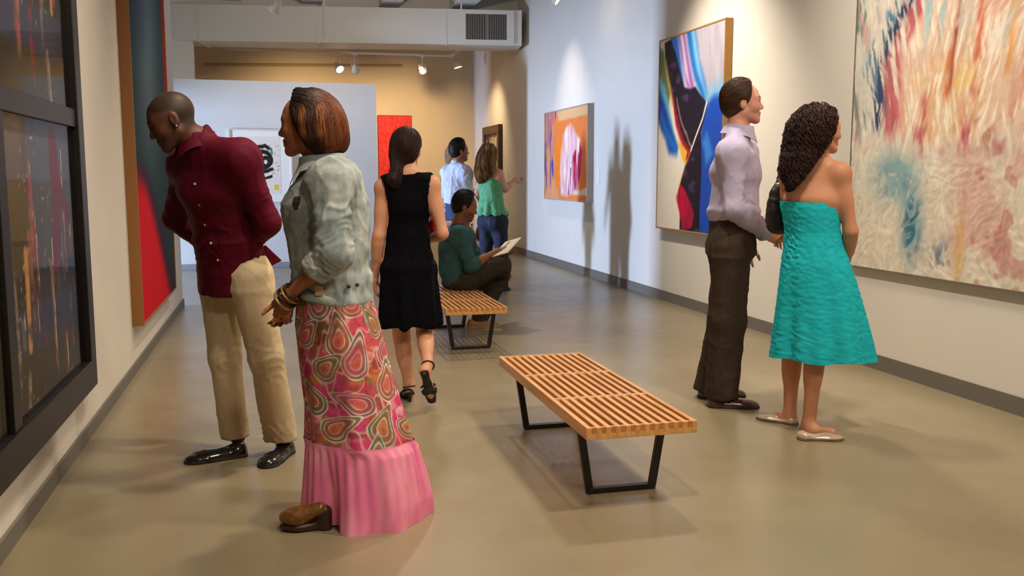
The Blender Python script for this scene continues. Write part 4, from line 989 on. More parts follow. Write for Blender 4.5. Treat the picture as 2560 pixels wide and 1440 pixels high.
# ================================================================== PEOPLE
def FL(px, py):
    """floor point seen at pixel"""
    v = V_R*((px-1280)/FPX)+_fw+_up*((720-py)/FPX); t = -CAMH/v[2]; return np.array([0, 0, CAMH])+v*t
def D2(r, f, u=0.0): return nrm(V_R*r+V_F*f+V_U*u)
def body_mesh(root, J, s, fem, hd_args, tone, lip, hands=(), feet=(), brow=(46, 32, 26), h=.0115, hfine=.0038, slim=0.0, **kw):
    I = Imp()
    hd = head(I, *hd_args, neck=J['neck'], fem=fem)
    torso(I, J, s, 0.0, fem, True, False); torso(I, J, s, -slim, fem, False, True)
    I.cone(J['neck'], J['chest'], .05*s, .08*s, .05)
    bk = -nrm(np.cross(nrm(J['hipL']-J['hipR']), (0, 0, 1)))
    for q in 'LR':
        limb_arm(I, J['sh'+q], J['el'+q], J['wr'+q], s, 0, fem)
        limb_leg(I, J['hip'+q], J['kn'+q], J['an'+q], s, 0, fem, J.get('calf'+q, bk))
    fine = [(hd_args[0]-.125, hd_args[0]+.125, hfine)]
    for (wr, d, n, t, opt) in hands:
        hand(I, wr, d, n, t, s*opt.get('s', 1.0), opt.get('curl', (.35, .4, .45, .5)), opt.get('thumb', .5), opt.get('spread', .06)); c = np.array(wr)+nrm(d)*.085
        fine.append((c-.085*s, c+.085*s, opt.get('h', .0045)))
    for an, toe in feet: foot(I, an, toe, s)
    o = solid_obj('body', I, M_skin, root, h, fine, 1, None, lambda v, n: skin_col(v, n, hd, tone, lip, brow, **kw))
    return o, hd
def short_hair(root, hd, colr, t=.010, front=.0, vol=1.0, nst=7, n=900, name='hair', seed=1, top=0.0, back=-.075, amp=.001, flowdir=(-.8, 0, -.35)):
    c, R, s = hd
    L = lambda x, y, z: c+s*(x*R[0]+y*R[1]+z*R[2])
    I = Imp()
    I.ell(L(-.016, 0, .034+top*.5), R, (np.array((.098, .077, .089))+t+np.array([0, 0, top]))*s, .01)
    I.ell(L(-.05, 0, -.01), R, (np.array((.062, .066, .072))+t*.7)*s, .02)
    # hairline: forehead plane, temple, ears, nape
    I.cut(L(.062+front, 0, .055), R[0]*.80-R[2]*.60, .008)
    I.cut(L(.034+front, 0, 0), R[0]*.96-R[2]*.1, .01)
    I.cut(L(-.02, 0, back), -R[2]*.80+R[0]*.58, .01)
    for q in (-1, 1): I.ell(L(-.006, .086*q, -.022), R, (.026*s, .022*s, .034*s), .006, -1)
    fd = flowdir[0]*R[0]+flowdir[1]*R[1]+flowdir[2]*R[2]
    return hair_obj(name, I, root, M_hair, .005, n, lambda v: ((v-c)@R[2] > -.03*s), lambda p: np.tile(fd, (len(p), 1)), nst, .009*s, .0013*s, amp, .8, colr, lambda v, t_, sid: np.ones((len(v), 3))*lin(colr), .0004, seed, .10)

# ---------------------------------------------------------------- man in the lilac shirt (right)
def man_lilac():
    d0 = 5.33; q = lambda x, y, d=0.0: P(x, y, d0+d)
    base = FL(1815, 1012); r = empty('person', (base[0], base[1], 0), 'standing man in lilac shirt and dark brown trousers beside the turquoise dress', 'person')
    fw = D2(.97, -.2); J = dict(neck=q(1842, 342), chest=q(1838, 432), waist=q(1833, 530), shR=q(1829, 384, -.165), shL=q(1858, 382, .165),
        elR=q(1836, 520, -.21), wrR=q(1918, 586, -.07), elL=q(1852, 520, .2), wrL=q(1866, 606, .16),
        hipR=q(1826, 618, -.085), hipL=q(1832, 618, .085), knR=q(1822, 802, -.09), knL=q(1812, 800, .10), anR=q(1788, 985, -.03), anL=q(1762, 968, .17))
    hd_args = (q(1856, 257), frame(D2(1, -.06, .04), (0, 0, 1)), 1.0)
    hdir = P(1952, 600, d0-.0)-J['wrR']
    b, hd = body_mesh(r, J, 1.02, False, hd_args, (216, 158, 136), (186, 104, 96), [(J['wrR'], hdir, D2(.1, .9, -.3), V_U, dict(curl=(.3, .35, .4, .5), thumb=.3)), (J['wrL'], (0, 0, -1), D2(0, -1), fw, dict(h=.008))],
        stubble=.28, stub=(140, 104, 92), slim=.03, cheek=(222, 138, 120), brow=(80, 50, 36), hfine=.0034)
    short_hair(r, hd, (78, 52, 36), .015, .000, seed=3, top=.004, back=-.10, amp=.0012)
    # shirt: full sleeves, bloused over the waistband
    I = Imp(); hull(I, J, 1.0, .014, dch=.112, dwa=.128, neck_h=.06, nh=.025, neck_r=.064, dtop=.096)
    I.seg(J['waist'], q(1832, 552), V_F, .168, .140, .150, .122, .02, .04)
    for k in 'LR': limb_arm(I, J['sh'+k], J['el'+k], J['wr'+k], .98, .014, False, gl=.018)
    I.cone(J['elR']*.6+J['wrR']*.4, J['wrR']*.9+J['elR']*.1, .056, .046, .03)
    I.cut(J['wrR'], J['wrR']-J['elR'], .003); I.cut(J['neck']+V_U*.054, V_U*.94+fw*.34, .006)
    def post(v, n):
        v = folds(v, n, .0045, 8, (1, 1, .28), 3.1); v = cross_folds(v, n, J['shR']*.3+J['elR']*.7, J['wrR'], .008, 4.5, .3); return v
    m = mat('lilac_cotton', (186, 178, 208), .75, noise=.05, nscale=60, bump=.2, bscale=700, spec=.15)
    sh = solid_obj('shirt', I, m, r, .0075, (), 1, post)
    collar(sh, J, None, m, .068, .078, .046, fw, D2(-.22, 0, 1), .5, .018, center=q(1848, 328), drop=.05)
    cuff = Imp(); ax = nrm(J['wrR']-J['elR']); cuff.cone(J['wrR']-ax*.065, J['wrR']+ax*.008, .040, .037, .01); cuff.cut(J['wrR']+ax*.006, ax, .002); cuff.cut(J['wrR']-ax*.06, -ax, .004)
    solid_obj('cuff', cuff, m, sh, .0045)
    # trousers
    I = Imp(); up_ = V_U
    I.seg((J['hipL']+J['hipR'])/2-V_U*.03, q(1832, 538), V_F, .178, .134, .152, .130, .02, .05)
    for k in (-1, 1): I.sph((J['hipL']+J['hipR'])/2-fw*.032+k*V_F*.06+V_U*.0, .096, .05)
    for k, ank in (('R', q(1802, 1004, -.03)), ('L', q(1772, 986, .17))):
        I.cone(J['hip'+k], J['kn'+k], .116, .100, .05); I.cone(J['kn'+k], ank+(ank-J['kn'+k])*.25, .100, .092, .03); I.cut(ank, ank-J['kn'+k], .003) if False else None
    I.cut((0, 0, .045), (0, 0, -1), .004); I.cut(q(1832, 543), V_U, .004)
    def post(v, n):
        v = folds(v, n, .005, 7, (1, 1, .16), 1.2); v = cross_folds(v, n, J['knR']*.5+J['anR']*.5, J['anR'], .007, 2.5, .2)
        return v
    mt = mat('brown_wool', (66, 54, 44), .85, noise=.25, nscale=120, bump=.3, bscale=500, spec=.1)
    tr = solid_obj('trousers', I, mt, r, .008, (), 1, post)
    bt = Imp(); bt.seg(q(1832, 549), q(1832, 543), V_F, .156, .131, .156, .131, .006, .004); bt.cut(q(1832, 552), -V_U, .002); bt.cut(q(1832, 540), V_U, .002)
    solid_obj('belt', bt, mat('belt_leather', (34, 24, 20), .4), r, .006)
    lm = mat('brown_leather', (66, 34, 26), .25, coat=.4); sm_ = mat('dark_sole', (26, 20, 18), .6)
    shoe(r, 'shoe', FL(1768, 1016), D2(1, -.12), .30, .105, (lm, sm_)); shoe(r, 'shoe', FL(1745, 994), D2(1, .1), .30, .105, (lm, sm_))
man_lilac()

# ---------------------------------------------------------------- woman in the turquoise dress (right)
def woman_turquoise():
    d0 = 4.79; q = lambda x, y, d=0.0: P(x, y, d0+d)
    base = FL(2010, 1075); r = empty('person', (base[0], base[1], 0), 'woman in strapless turquoise dress seen from behind, dark curly hair', 'person')
    fw = D2(.45, .9); J = dict(neck=q(2032, 408), chest=q(2030, 500), waist=q(2031, 582), shR=q(2099, 434, -.07), shL=q(1976, 434, .08),
        elR=q(2127, 578, -.08), wrR=q(2112, 672, .11), elL=q(1962, 556, .17), wrL=q(1966, 588, .40),
        hipR=q(2072, 655, -.04), hipL=q(2008, 655, .05), knR=q(2043, 850, -.03), knL=q(1984, 848, .09), anR=q(2022, 1058, -.03), anL=q(1974, 1034, .13))
    hd_args = (q(2053, 326), frame(D2(.97, .20, -.02), (0, 0, 1)), .97)
    b, hd = body_mesh(r, J, .97, True, hd_args, (206, 146, 112), (178, 92, 84), [(J['wrR'], D2(-.3, .5, -.7), D2(-.9, 0), D2(0, 1), dict(h=.0075)), (J['wrL'], P(1952, 604, d0+.52)-J['wrL'], D2(.1, -.9, -.2), V_U, dict(h=.0075))],
        [(J['anR'], FL(2080, 1091)+V_U*.022), (J['anL'], FL(1946, 1048)+V_U*.022)], cheek=(214, 120, 100), brow=(52, 34, 28), slim=.02)
    # dress
    st = [(505, 2024, 71, .120), (520, 2025, 71, .124), (545, 2028, 69, .122), (580, 2031, 67, .118), (615, 2034, 72, .130), (660, 2039, 84, .152), (700, 2042, 92, .160), (760, 2046, 103, .170), (820, 2049, 113, .180), (870, 2051, 121, .188), (893, 2052, 124, .190)]
    ys = np.array([a[0] for a in st], float); M_ = 170; N_ = 260; yy = np.linspace(505, 893, M_)
    cx = np.interp(yy, ys, [a[1] for a in st]); hw = np.interp(yy, ys, [a[2] for a in st])*d0/FPX; dp = np.interp(yy, ys, [a[3] for a in st])
    th = np.linspace(0, 2*np.pi, N_, endpoint=False); rings = []
    lat = nrm(D2(.93, -.36))
    dpv = nrm(np.cross(V_U, lat))
    for i, y in enumerate(yy):
        c = q(cx[i], y); t = i/(M_-1); fo = sstep(.30, 1., t)
        mod = 1+fo*(.050*np.sin(7*th+.6+.8*t)+.030*np.sin(13*th+2.1)+.018*np.sin(4*th+1))
        p = c+np.outer(np.cos(th)*hw[i]*mod, lat)+np.outer(np.sin(th)*dp[i]*mod, dpv)
        p[:, 2] += (1-t)**8*.006*np.cos(th*1.0-.3)**2+fo*.006*np.sin(5*th)
        rings.append(p)
    rings = np.array(rings)
    # crinkled seersucker relief
    X = np.cumsum(np.full(N_, .0035))[None]*np.ones((M_, 1)); Z = np.linspace(0, .85, M_)[:, None]*np.ones((1, N_))
    rel = fbm(X*50+Z*25, Z*85-X*30, 3, 2)*.0040*(.5+.9*sstep(-.3, .5, vnoise(X*4, Z*4, 1)))
    nr = rings-rings.mean(1, keepdims=True); nr[..., 2] = 0; nr /= np.linalg.norm(nr, axis=2)[..., None]; rings = rings+nr*rel[..., None]
    def cf(rg):
        c = np.ones(rg.shape[:2]+(3,))*np.array((34, 186, 198.)); n = fbm(X*40, Z*60, 5, 3); c = c*(1+.10*n[..., None]); return np.clip(lin(c), 0, 1)
    dm = mat('turquoise_cotton', rough=.75, attr=True, spec=.12)
    loft_obj('dress', rings, dm, r, cf)
    flm = mat('silver_flat', (196, 180, 158), .35, metal=.3); sm_ = mat('tan_sole', (110, 84, 58), .6)
    shoe(r, 'shoe', FL(1994, 1098), D2(.98, -.02), .235, .082, (flm, sm_), 'flat'); shoe(r, 'shoe', FL(1994, 1062), D2(-.72, .55), .235, .082, (flm, sm_), 'flat')
    # curly hair
    c, R, s = hd; L = lambda x, y, z: c+s*(x*R[0]+y*R[1]+z*R[2])
    I = Imp(); I.ell(L(-.022, 0, .036), R, (.108, .092, .098), .02); I.ell(L(-.06, 0, -.03), R, (.090, .092, .100), .03)
    I.cone(q(2024, 335, -.01), q(2002, 425, -.04), .105, .088, .07); I.cone(q(2002, 410, -.06), q(1994, 458, -.10), .080, .045, .03)
    I.cone(q(2044, 355, -.07), q(2046, 396, -.07), .050, .034, .03); I.cone(q(2054, 388, -.10), q(2080, 406, -.10), .024, .012, .02)
    I.cone(q(1995, 385, .02), q(1975, 425, .02), .070, .040, .03)
    I.cut(L(.060, 0, .05), R[0]*.80-R[2]*.6, .012); I.cut(L(.022, 0, 0), R[0]*.95-R[2]*.3, .02)
    cf2 = lambda v, t, sid: np.ones((len(v), 3))*lin((56, 34, 30))
    hair_obj('hair', I, r, M_hair, .007, 1150, lambda v: (v[:, 2] > q(2000, 448)[2]) & (((v-c)@R[0]) < .05), lambda p: np.tile(np.array([0, 0, -1.])-V_R*.16, (len(p), 1)), 34, .0075, .0027, .0090, .85, None, cf2, .004, 5, .25,
             post=lambda v, n: v+n*(fbm(v[:, 0]*55, v[:, 1]*55, v[:, 2]*45, 2)*.008)[:, None])
woman_turquoise()
# shoulder bag at her left side
def bag():
    d = 4.93; q = lambda x, y, dd=0.0: P(x, y, d+dd); c = q(1940, 522)
    r = empty('shoulder_bag', (c[0], c[1], c[2]-.14), 'dark brown slouchy shoulder bag hanging beside the turquoise dress', 'bag')
    I = Imp(); R = np.stack([D2(.90, .44), D2(-.44, .90), V_U])
    I.ell(q(1946, 540), R, (.082, .050, .100), .03); I.ell(q(1948, 500), R, (.062, .042, .085), .04); I.cone(q(1945, 480), q(1946, 452), .026, .014, .03)
    m = mat('bag_leather', (38, 24, 26), .45, noise=.2, nscale=25, bump=.3, bscale=90)
    solid_obj('bag_body', I, m, r, .006, (), 1, lambda v, n: folds(v, n, .006, 14, (1, 1, .5), 4))
    MB().tube([q(1944, 470), q(1946, 446, .01), q(1954, 424, .03), q(1966, 408, .06), q(1978, 415, .12), q(1976, 450, .16), q(1958, 480, .12)], .010, 8).build('strap', m, r, smooth=True)
    MB().tube([q(1940, 463, -.02), q(1952, 461, -.02)], .012, 10).build('ring', mat('ring_pale', (216, 206, 190), .3, metal=.6), r, smooth=True)
    MB().tube([q(1952, 466, -.035), q(1954, 500, -.045), q(1955, 520, -.045)], [.006, .009, .005], 6).build('tassel', mat('tassel_tan', (150, 116, 92), .6), r, smooth=True)
bag()
# ---------------------------------------------------------------- man in the maroon shirt, leaning to look (left)
def man_maroon():
    d0 = 4.30; q = lambda x, y, d=0.0: P(x, y, d0+d)
    base = FL(620, 1150); r = empty('person', (base[0], base[1], 0), 'man in maroon shirt and khaki trousers leaning forward, hands behind his back', 'person')
    fw = D2(-.7, -.7); sp = nrm(q(505, 395, -.14)-q(585, 690, 0))
    J = dict(neck=q(501, 366, -.14), chest=q(538, 475, -.09), waist=q(570, 600, -.03), shL=q(602, 396, -.23), shR=q(468, 410, .01),
        elL=q(668, 556, -.17), wrL=q(606, 616, .06), elR=q(440, 545, .17), wrR=q(520, 612, .19),
        hipL=q(624, 690, -.075), hipR=q(550, 690, .075), knL=q(664, 890, -.05), knR=q(562, 890, .07), anL=q(708, 1096, .08), anR=q(594, 1092, .10))
    hd_args = (q(430, 301, -.20), frame(D2(-.85, -.30, -.43), D2(-.40, -.1, .9)), 1.0)
    b, hd = body_mesh(r, J, 1.0, False, hd_args, (98, 62, 44), (96, 54, 46), [(J['wrL'], D2(-.8, .2, -.4), D2(0, 1), V_U, dict(h=.008)), (J['wrR'], D2(.8, -.1, -.4), D2(0, 1), V_U, dict(h=.008))],
        shave=(54, 40, 32), slim=.02, stubble=.35, stub=(58, 40, 32), brow=(34, 24, 20))
    c, R, s = hd; e = c+s*(-.004*R[0]+.088*R[1]-.036*R[2])
    MB().lathe(e, [(.001, -.004), (.0045, -.002), (.0045, .002), (.001, .004)], 10, R[1]).build('earring', mat('diamond_stud', (235, 235, 240), .1, metal=.6), r, smooth=True)
    # shirt worn loose, curved tails
    I = Imp(); hull(I, J, 1.0, .016, dch=.118, dwa=.118, wwa=.152, neck_h=.055, k=.07, dtop=.09, neck_r=.068, nh=.012)
    up = nrm(J['waist']-(J['hipL']+J['hipR'])/2); lat = nrm(J['hipL']-J['hipR']); pel = (J['hipL']+J['hipR'])/2; fwh = nrm(np.cross(lat, V_U))
    lat2 = nrm(J['shL']-J['shR'])
    I.seg(J['waist'], pel-V_U*.085, lat, .172, .136, .190, .150, .015, .05)
    for k in 'LR': limb_arm(I, J['sh'+k], J['el'+k], J['wr'+k], 1.0, .017, False, gl=.020)
    # lower edge: flat cut then scooped at the sides
    hem = pel[2]-.085
    I.cut((0, 0, hem), (0, 0, -1), .004)
    for k in (-1, 1): I.ell(pel+lat*k*.215+np.array([0, 0, -.10]), np.stack([lat, fwh, V_U]), (.10, .4, .12), .015, -1)
    I.ell(pel+fwh*.16+np.array([0, 0, -.105])-lat*.02, np.stack([lat, fwh, V_U]), (.018, .08, .055), .008, -1)
    nf = nrm(J['neck']-J['chest']); hu = nrm(hd_args[0]-J['neck'])
    I.cut(J['neck']+hu*.048, hu, .006)
    def post(v, n):
        v = folds(v, n, .003, 7, (1, 1, .5), 7.7); v = cross_folds(v, n, J['waist']+up*.1, J['waist']-up*.10, .006, 2.0, .3, .25); v = cross_folds(v, n, J['shL']*.5+J['elL']*.5, J['elL']*1.0, .005, 2.5, .1)
        return cross_folds(v, n, J['elL'], J['wrL'], .006, 3, .6)
    m = mat('maroon_cotton', (90, 10, 34), .68, noise=.10, nscale=40, bump=.15, bscale=700, spec=.15)
    sh = solid_obj('shirt', I, m, r, .0075, (), 1, post)
    collar(sh, J, None, m, .070, .076, .052, nrm(fw*.9+V_R*-.3), hu, .5, .014, center=J['neck']+hu*.022, drop=.055)
    # shirt tail standing out behind the elbow
    tq = [q(662, 612, -.0), q(704, 652, .03), q(672, 668, .02), q(650, 690, 0), q(640, 640, 0)]
    th = V_F*.012
    tb = MB(); n5 = len(tq); tb._a([p for p in tq]+[p+th for p in tq], [tuple(range(n5))[::-1], tuple(range(n5, 2*n5))]+[(i, (i+1) % n5, n5+(i+1) % n5, n5+i) for i in range(n5)])
    tb.build('shirt_tail', m, sh, bevel=.003)
    # buttons down the front
    ax = nrm(J['waist']-J['chest'])
    F, axs = None, None
    bm = mat('shirt_button', (196, 176, 168), .3)
    for (bx, by) in ((487, 460), (499, 512), (513, 562), (527, 608), (545, 650)):
        # walk from the viewer to the shirt surface
        ray = nrm(q(bx, by)-np.array([0, 0, CAMH])); o0 = np.array([0, 0, CAMH]); t = 3.6
        for _ in range(220):
            p = o0+ray*t; ii = [min(max(np.searchsorted(A, p[c])-1, 0), len(A)-1) for c, A in enumerate(I.axs)]
            if I.F[ii[0], ii[1], ii[2]] < .002: break
            t += .005
        MB().lathe(p-ray*.012, [(.0055, -.0015), (.0062, 0), (.0055, .0018), (.002, .0012)], 12, -ray).build('button', bm, sh, smooth=True)
    # khaki trousers
    I = Imp(); I.seg(pel-V_U*.02, pel+up*.14, lat, .176, .128, .150, .118, .03, .05)
    for k in (-1, 1): I.sph(pel-fwh*.04+lat*k*.06, .098, .04)
    I.cone(J['hipL'], J['knL'], .104, .078, .05); I.cone(J['hipR'], J['knR'], .104, .078, .05)
    aL, aR = q(705, 1112, .06), q(590, 1106, .10)
    I.cone(J['knL'], aL+(aL-J['knL'])*.25, .076, .079, .03); I.cone(J['knR'], aR+(aR-J['knR'])*.25, .074, .068, .03)
    I.cut((0, 0, .070), (0, 0, -1), .003)
    def post(v, n):
        v = folds(v, n, .0035, 7, (1, 1, .25), 2.4)
        for k, aa in (('L', aL), ('R', aR)):
            v = cross_folds(v, n, J['kn'+k]+V_U*.10, J['kn'+k]-V_U*.12, .004, 1.6, .2, .13); v = cross_folds(v, n, J['kn'+k]*.35+aa*.65, aa, .006, 1.8, .5, .13)
        return v
    mt = mat('khaki_twill', (206, 188, 152), .8, noise=.06, nscale=60, bump=.25, bscale=600, spec=.15)
    solid_obj('trousers', I, mt, r, .008, (), 1, post)
    lm = mat('black_leather', (20, 17, 16), .18, coat=.6); sm_ = mat('dark_sole')
    shoe(r, 'shoe', FL(618, 1136), D2(-.87, -.50), .295, .105, (lm, sm_)); shoe(r, 'shoe', FL(722, 1126), D2(-.16, -.98), .295, .108, (lm, sm_))
man_maroon()

# ---------------------------------------------------------------- woman in denim jacket and long pink skirt (left)
def woman_denim():
    d0 = 3.56; q = lambda x, y, d=0.0: P(x, y, d0+d)
    base = FL(860, 1310); r = empty('person', (base[0], base[1], 0), 'woman in pale denim jacket and long pink paisley skirt facing left', 'person')
    fw = D2(-.97, .2); J = dict(neck=q(806, 424), chest=q(818, 520), waist=q(826, 632), shL=q(826, 452, -.150), shR=q(842, 446, .150),
        elL=q(838, 628, -.215), wrL=q(720, 742, -.14), elR=q(785, 622, .22), wrR=q(722, 742, .0),
        hipL=q(830, 752, -.058), hipR=q(842, 752, .058), knL=q(806, 990, -.06), knR=q(890, 985, .09), anL=q(806, 1232, -.03), anR=q(985, 1236, .10))
    hd_args = (q(768, 311), frame(D2(-.985, .12, -.05), (0, 0, 1)), .985)
    hdv = q(700, 800, -.11)-J['wrL']
    b, hd = body_mesh(r, J, .93, True, hd_args, (172, 106, 70), (144, 74, 62), [(J['wrL'], hdv, D2(.2, .95), D2(-1, 0), dict(curl=(.5, .55, .6, .6), thumb=.5, h=.0044)), (J['wrR'], q(706, 800, -.03)-J['wrR'], D2(-.3, -.95), D2(-1, 0), dict(curl=(.5, .5, .5, .55), h=.0055))],
        [(J['anL'], FL(728, 1312)+V_U*.055), (J['anR'], FL(930, 1310)+V_U*.055)], cheek=(170, 92, 58), brow=(40, 26, 22), slim=.045)
    # inner dark top
    I = Imp(); torso(I, J, .93, .006, True, True, True); I.cut(J['neck']+V_U*.0, V_U*.9+fw*.45, .005); I.cut(q(830, 560), -V_U, .004)
    solid_obj('top', I, mat('dark_top', (40, 36, 38), .8), r, .010)
    # jacket
    lat = V_F*.98+V_R*.2
    I = Imp(); hull(I, J, .95, .018, dch=.128, wch=.118, dwa=.126, wwa=.116, neck_r=.058, neck_h=.02, k=.06)
    I.ell(J['chest']+fw*.05-V_U*.02, np.stack([fw, lat, V_U]), (.108, .115, .13), .06)
    I.seg(J['chest'], q(832, 700), lat, .140, .144, .140, .146, .03, .05)
    I.seg(q(830, 690), q(832, 752), lat, .146, .150, .160, .158, .02, .03)
    I.ell(q(850, 462), np.stack([V_R, V_F, V_U]), (.070, .15, .10), .06)
    for k in 'LR':
        limb_arm(I, J['sh'+k], J['el'+k], J['wr'+k], .95, .024, True, low=False)
        ee = J['el'+k]*.70+J['wr'+k]*.30; I.cone(J['el'+k], ee, .062, .060, .03)
    I.cone(J['shL'], J['elL'], .066, .068, .03)
    eL = J['elL']*.70+J['wrL']*.30
    dn = nrm(np.array([0, 0, -1.])*.93+fw*.30)
    I.cut(q(826, 748), dn, .004)
    nk = J['neck']; I.cut(nk+V_U*.026, V_U*.9+fw*.35, .008)
    def post(v, n):
        v = folds(v, n, .0042, 10, (1, 1, .55), 5.5); v = cross_folds(v, n, J['shL']*.65+J['elL']*.35, J['elL'], .009, 3.0, .15); v = cross_folds(v, n, J['elL'], eL, .008, 1.6, .4)
        return v
    def cf(v, n):
        a = fbm(v[:, 0]*26, v[:, 1]*26, v[:, 2]*20, 3); c = np.ones((len(v), 3))*np.array((160, 170, 168.)); c = mixc(c, (202, 206, 198), sstep(-.1, .5, a)*.8); c = mixc(c, (124, 138, 138), sstep(-.05, -.5, a)*.7)
        return lin(c)
    m = mat('washed_denim', rough=.9, attr=True, bump=.4, bscale=500, noise=.06, nscale=90, spec=.1)
    jk = solid_obj('jacket', I, m, r, .0068, (), 1, post, cf)
    # rolled cuff
    ax = nrm(J['wrL']-J['elL'])
    for k in 'LR':
        axk = nrm(J['wr'+k]-J['el'+k]); e0 = J['el'+k]*.78+J['wr'+k]*.22; e1 = J['el'+k]*.55+J['wr'+k]*.45
        cu = Imp(); cu.cone(e0, e1, .064, .060, .01); cu.cut(e1-axk*.006, axk, .003); cu.cut(e0, -axk, .006)
        solid_obj('rolled_cuff', cu, m, jk, .006, (), 1, lambda v, n: cross_folds(folds(v, n, .005, 14, (1, 1, 1), 2.2), n, e0, e1, .005, 2, .3), cf)
    # waistband, collar, pocket flap, buttons, leather tag
    wb = Imp(); wb.seg(q(832, 716), q(828, 744, 0), lat, .158, .158, .166, .162, .012, .01); wb.cut(q(826, 747), dn, .003); wb.cut(q(829, 720), -dn, .004)
    solid_obj('waistband', wb, m, jk, .006, (), 1, lambda v, n: folds(v, n, .003, 14, (1, 1, .5), 1.1), cf)
    collar(jk, J, None, mat('denim_collar', (164, 172, 168), .85, noise=.12, nscale=40, bump=.4, bscale=500), .072, .084, .046, fw, D2(.22, 0, .97), .8, .030, center=nk+V_U*.016, drop=.07)
    def onray(px, py, t0=2.6):
        o0 = np.array([0, 0, CAMH]); ray = nrm(q(px, py)-o0); t = t0
        for _ in range(400):
            p = o0+ray*t; ii = [min(max(np.searchsorted(A, p[c])-1, 0), len(A)-1) for c, A in enumerate(I.axs)]
            if I.F[ii[0], ii[1], ii[2]] < .004 and all(A[0] < p[c] < A[-1] for c, A in enumerate(I.axs)): return p-ray*.013, ray
            t += .004
        return q(px, py, -.16), ray
    p, ra = onray(744, 508); br = Imp()
    for i in range(6):
        a_ = i*1.047; br.ell(p+ra*.010+V_R*.011*math.cos(a_)+V_U*.017*math.sin(a_), np.stack([V_R, ra, nrm(np.cross(V_R, ra))]), (.0095, .007, .012), .004)
    br.sph(p+ra*.008, .009, .004); solid_obj('fabric_flower', br, mat('dark_flower', (40, 38, 36), .7), jk, .003)
    p, ra = onray(798, 727); MB().obox(p, (V_R, V_U, ra), (.016, .019, .003)).build('leather_tag', mat('tag_tan', (206, 178, 140), .7), jk, bevel=.002)
    for bx, by in ((872, 716), (893, 712)):
        p, ra = onray(bx, by); MB().lathe(p, [(.006, -.003), (.008, 0), (.006, .003)], 12, -ra).build('metal_button', mat('brass_dark', (90, 76, 56), .4, metal=.7), jk, smooth=True)
    # bracelets
    wz = J['wrL']; aw = nrm(J['wrL']-J['elL'])
    for i, (off, rr, col_) in enumerate(((-.030, .037, (90, 62, 30)), (-.014, .040, (168, 132, 70)), (.004, .041, (60, 40, 28)), (.022, .043, (190, 160, 104)))):
        c0 = wz+aw*off; u = nrm(np.cross(aw, V_F)); v_ = np.cross(aw, u)
        pts = [c0+rr*(math.cos(a)*u+math.sin(a)*v_) for a in np.linspace(0, 2*math.pi, 25)]
        MB().tube(pts, .0055, 6, False).build('bracelet', mat('bracelet_%d' % i, col_, .35, metal=.4, noise=.5, nscale=60), r, smooth=True)
    # long skirt with paisley print and gathered pink flounce
    ys = [700, 745, 800, 900, 1000, 1100]; xa = [752, 742, 738, 750, 764, 764]; xb = [915, 928, 944, 968, 998, 1030]
    M_, N_ = 300, 440; yy = np.linspace(712, 1102, M_); th = np.linspace(0, 2*np.pi, N_, endpoint=False)
    def ringset(yy, xa_, xb_, dep, foldf):
        th = np.linspace(0, 2*np.pi, 440 if len(yy) > 200 else 360, endpoint=False)
        out = []
        for i, y in enumerate(yy):
            cx = (xa_[i]+xb_[i])/2; hw = (xb_[i]-xa_[i])/2*d0/FPX; c = q(cx, y); mod = foldf(i/(len(yy)-1), th)
            out.append(c+np.outer(np.cos(th)*hw*mod, V_R)+np.outer(np.sin(th)*dep[i]*mod, V_F))
        return np.array(out)
    XA = np.interp(yy, ys, xa); XB = np.interp(yy, ys, xb); DP = np.interp(yy, [712, 800, 1000, 1102], [.150, .165, .178, .195])
    f1 = lambda t, th: 1+.035*t*np.sin(5*th+1.2+t*.6)+.022*sstep(.1, .8, t)*np.sin(9*th+2.0)+.012*np.sin(14*th+3*t)
    rings = ringset(yy, XA, XB, DP, f1)
    up_t = (yy-712)/390.
    rings[..., 2] += (np.cos(th)[None]*.018*(1-up_t)[:, None])     # waist higher at the back
    rings[..., 2] += (sstep(.8, 1., up_t)[:, None]*(.010-.014*np.cos(th))[None])
    def cf_s(rg):
        U = (th[None]*.165)*np.ones((M_, 1)); V = (up_t*.605)[:, None]*np.ones((1, N_))
        u = U+.02*fbm(U*6, V*6, 1, 2); v = V+.02*fbm(U*6+5, V*6, 2, 2)
        n1 = fbm(u*11, v*11, 3, 4); n2 = fbm(u*20+3, v*34, 4, 3)
        c = np.ones(U.shape+(3,))*np.array((216, 86, 104.))
        c = mixc(c, (150, 78, 56), sstep(-.05, .25, n1)); c = mixc(c, (214, 66, 130), sstep(.0, .35, fbm(u*9+7, v*5, 6, 3))*.8)
        c = mixc(c, (236, 150, 160), sstep(.15, .45, n2)*.65); c = mixc(c, (186, 132, 50), sstep(.28, .5, fbm(u*10+2, v*18, 8, 3))*.8); c = mixc(c, (104, 96, 66), sstep(.3, .5, fbm(u*16, v*22+3, 9, 3))*.6)
        for k, (cc, f0) in enumerate((((240, 170, 176), 22), ((126, 110, 70), 18), ((206, 52, 96), 26), ((236, 200, 188), 30))):
            w_ = np.abs(fbm(u*f0*.55+k*3, v*f0*.3+k, k+2.5, 2)); c = mixc(c, cc, sstep(.06, .015, w_)*.65)
        rg_ = np.random.default_rng(4)
        cells_ = [((i+.5*(j % 2)+rg_.uniform(-.2, .2))*.148, (j+.45+rg_.uniform(-.2, .2))*.118, rg_.uniform(.75, 1.1), rg_.choice([-1, 1])*rg_.uniform(.2, .9), rg_.choice([-1, 1])) for j in range(6) for i in range(7)]
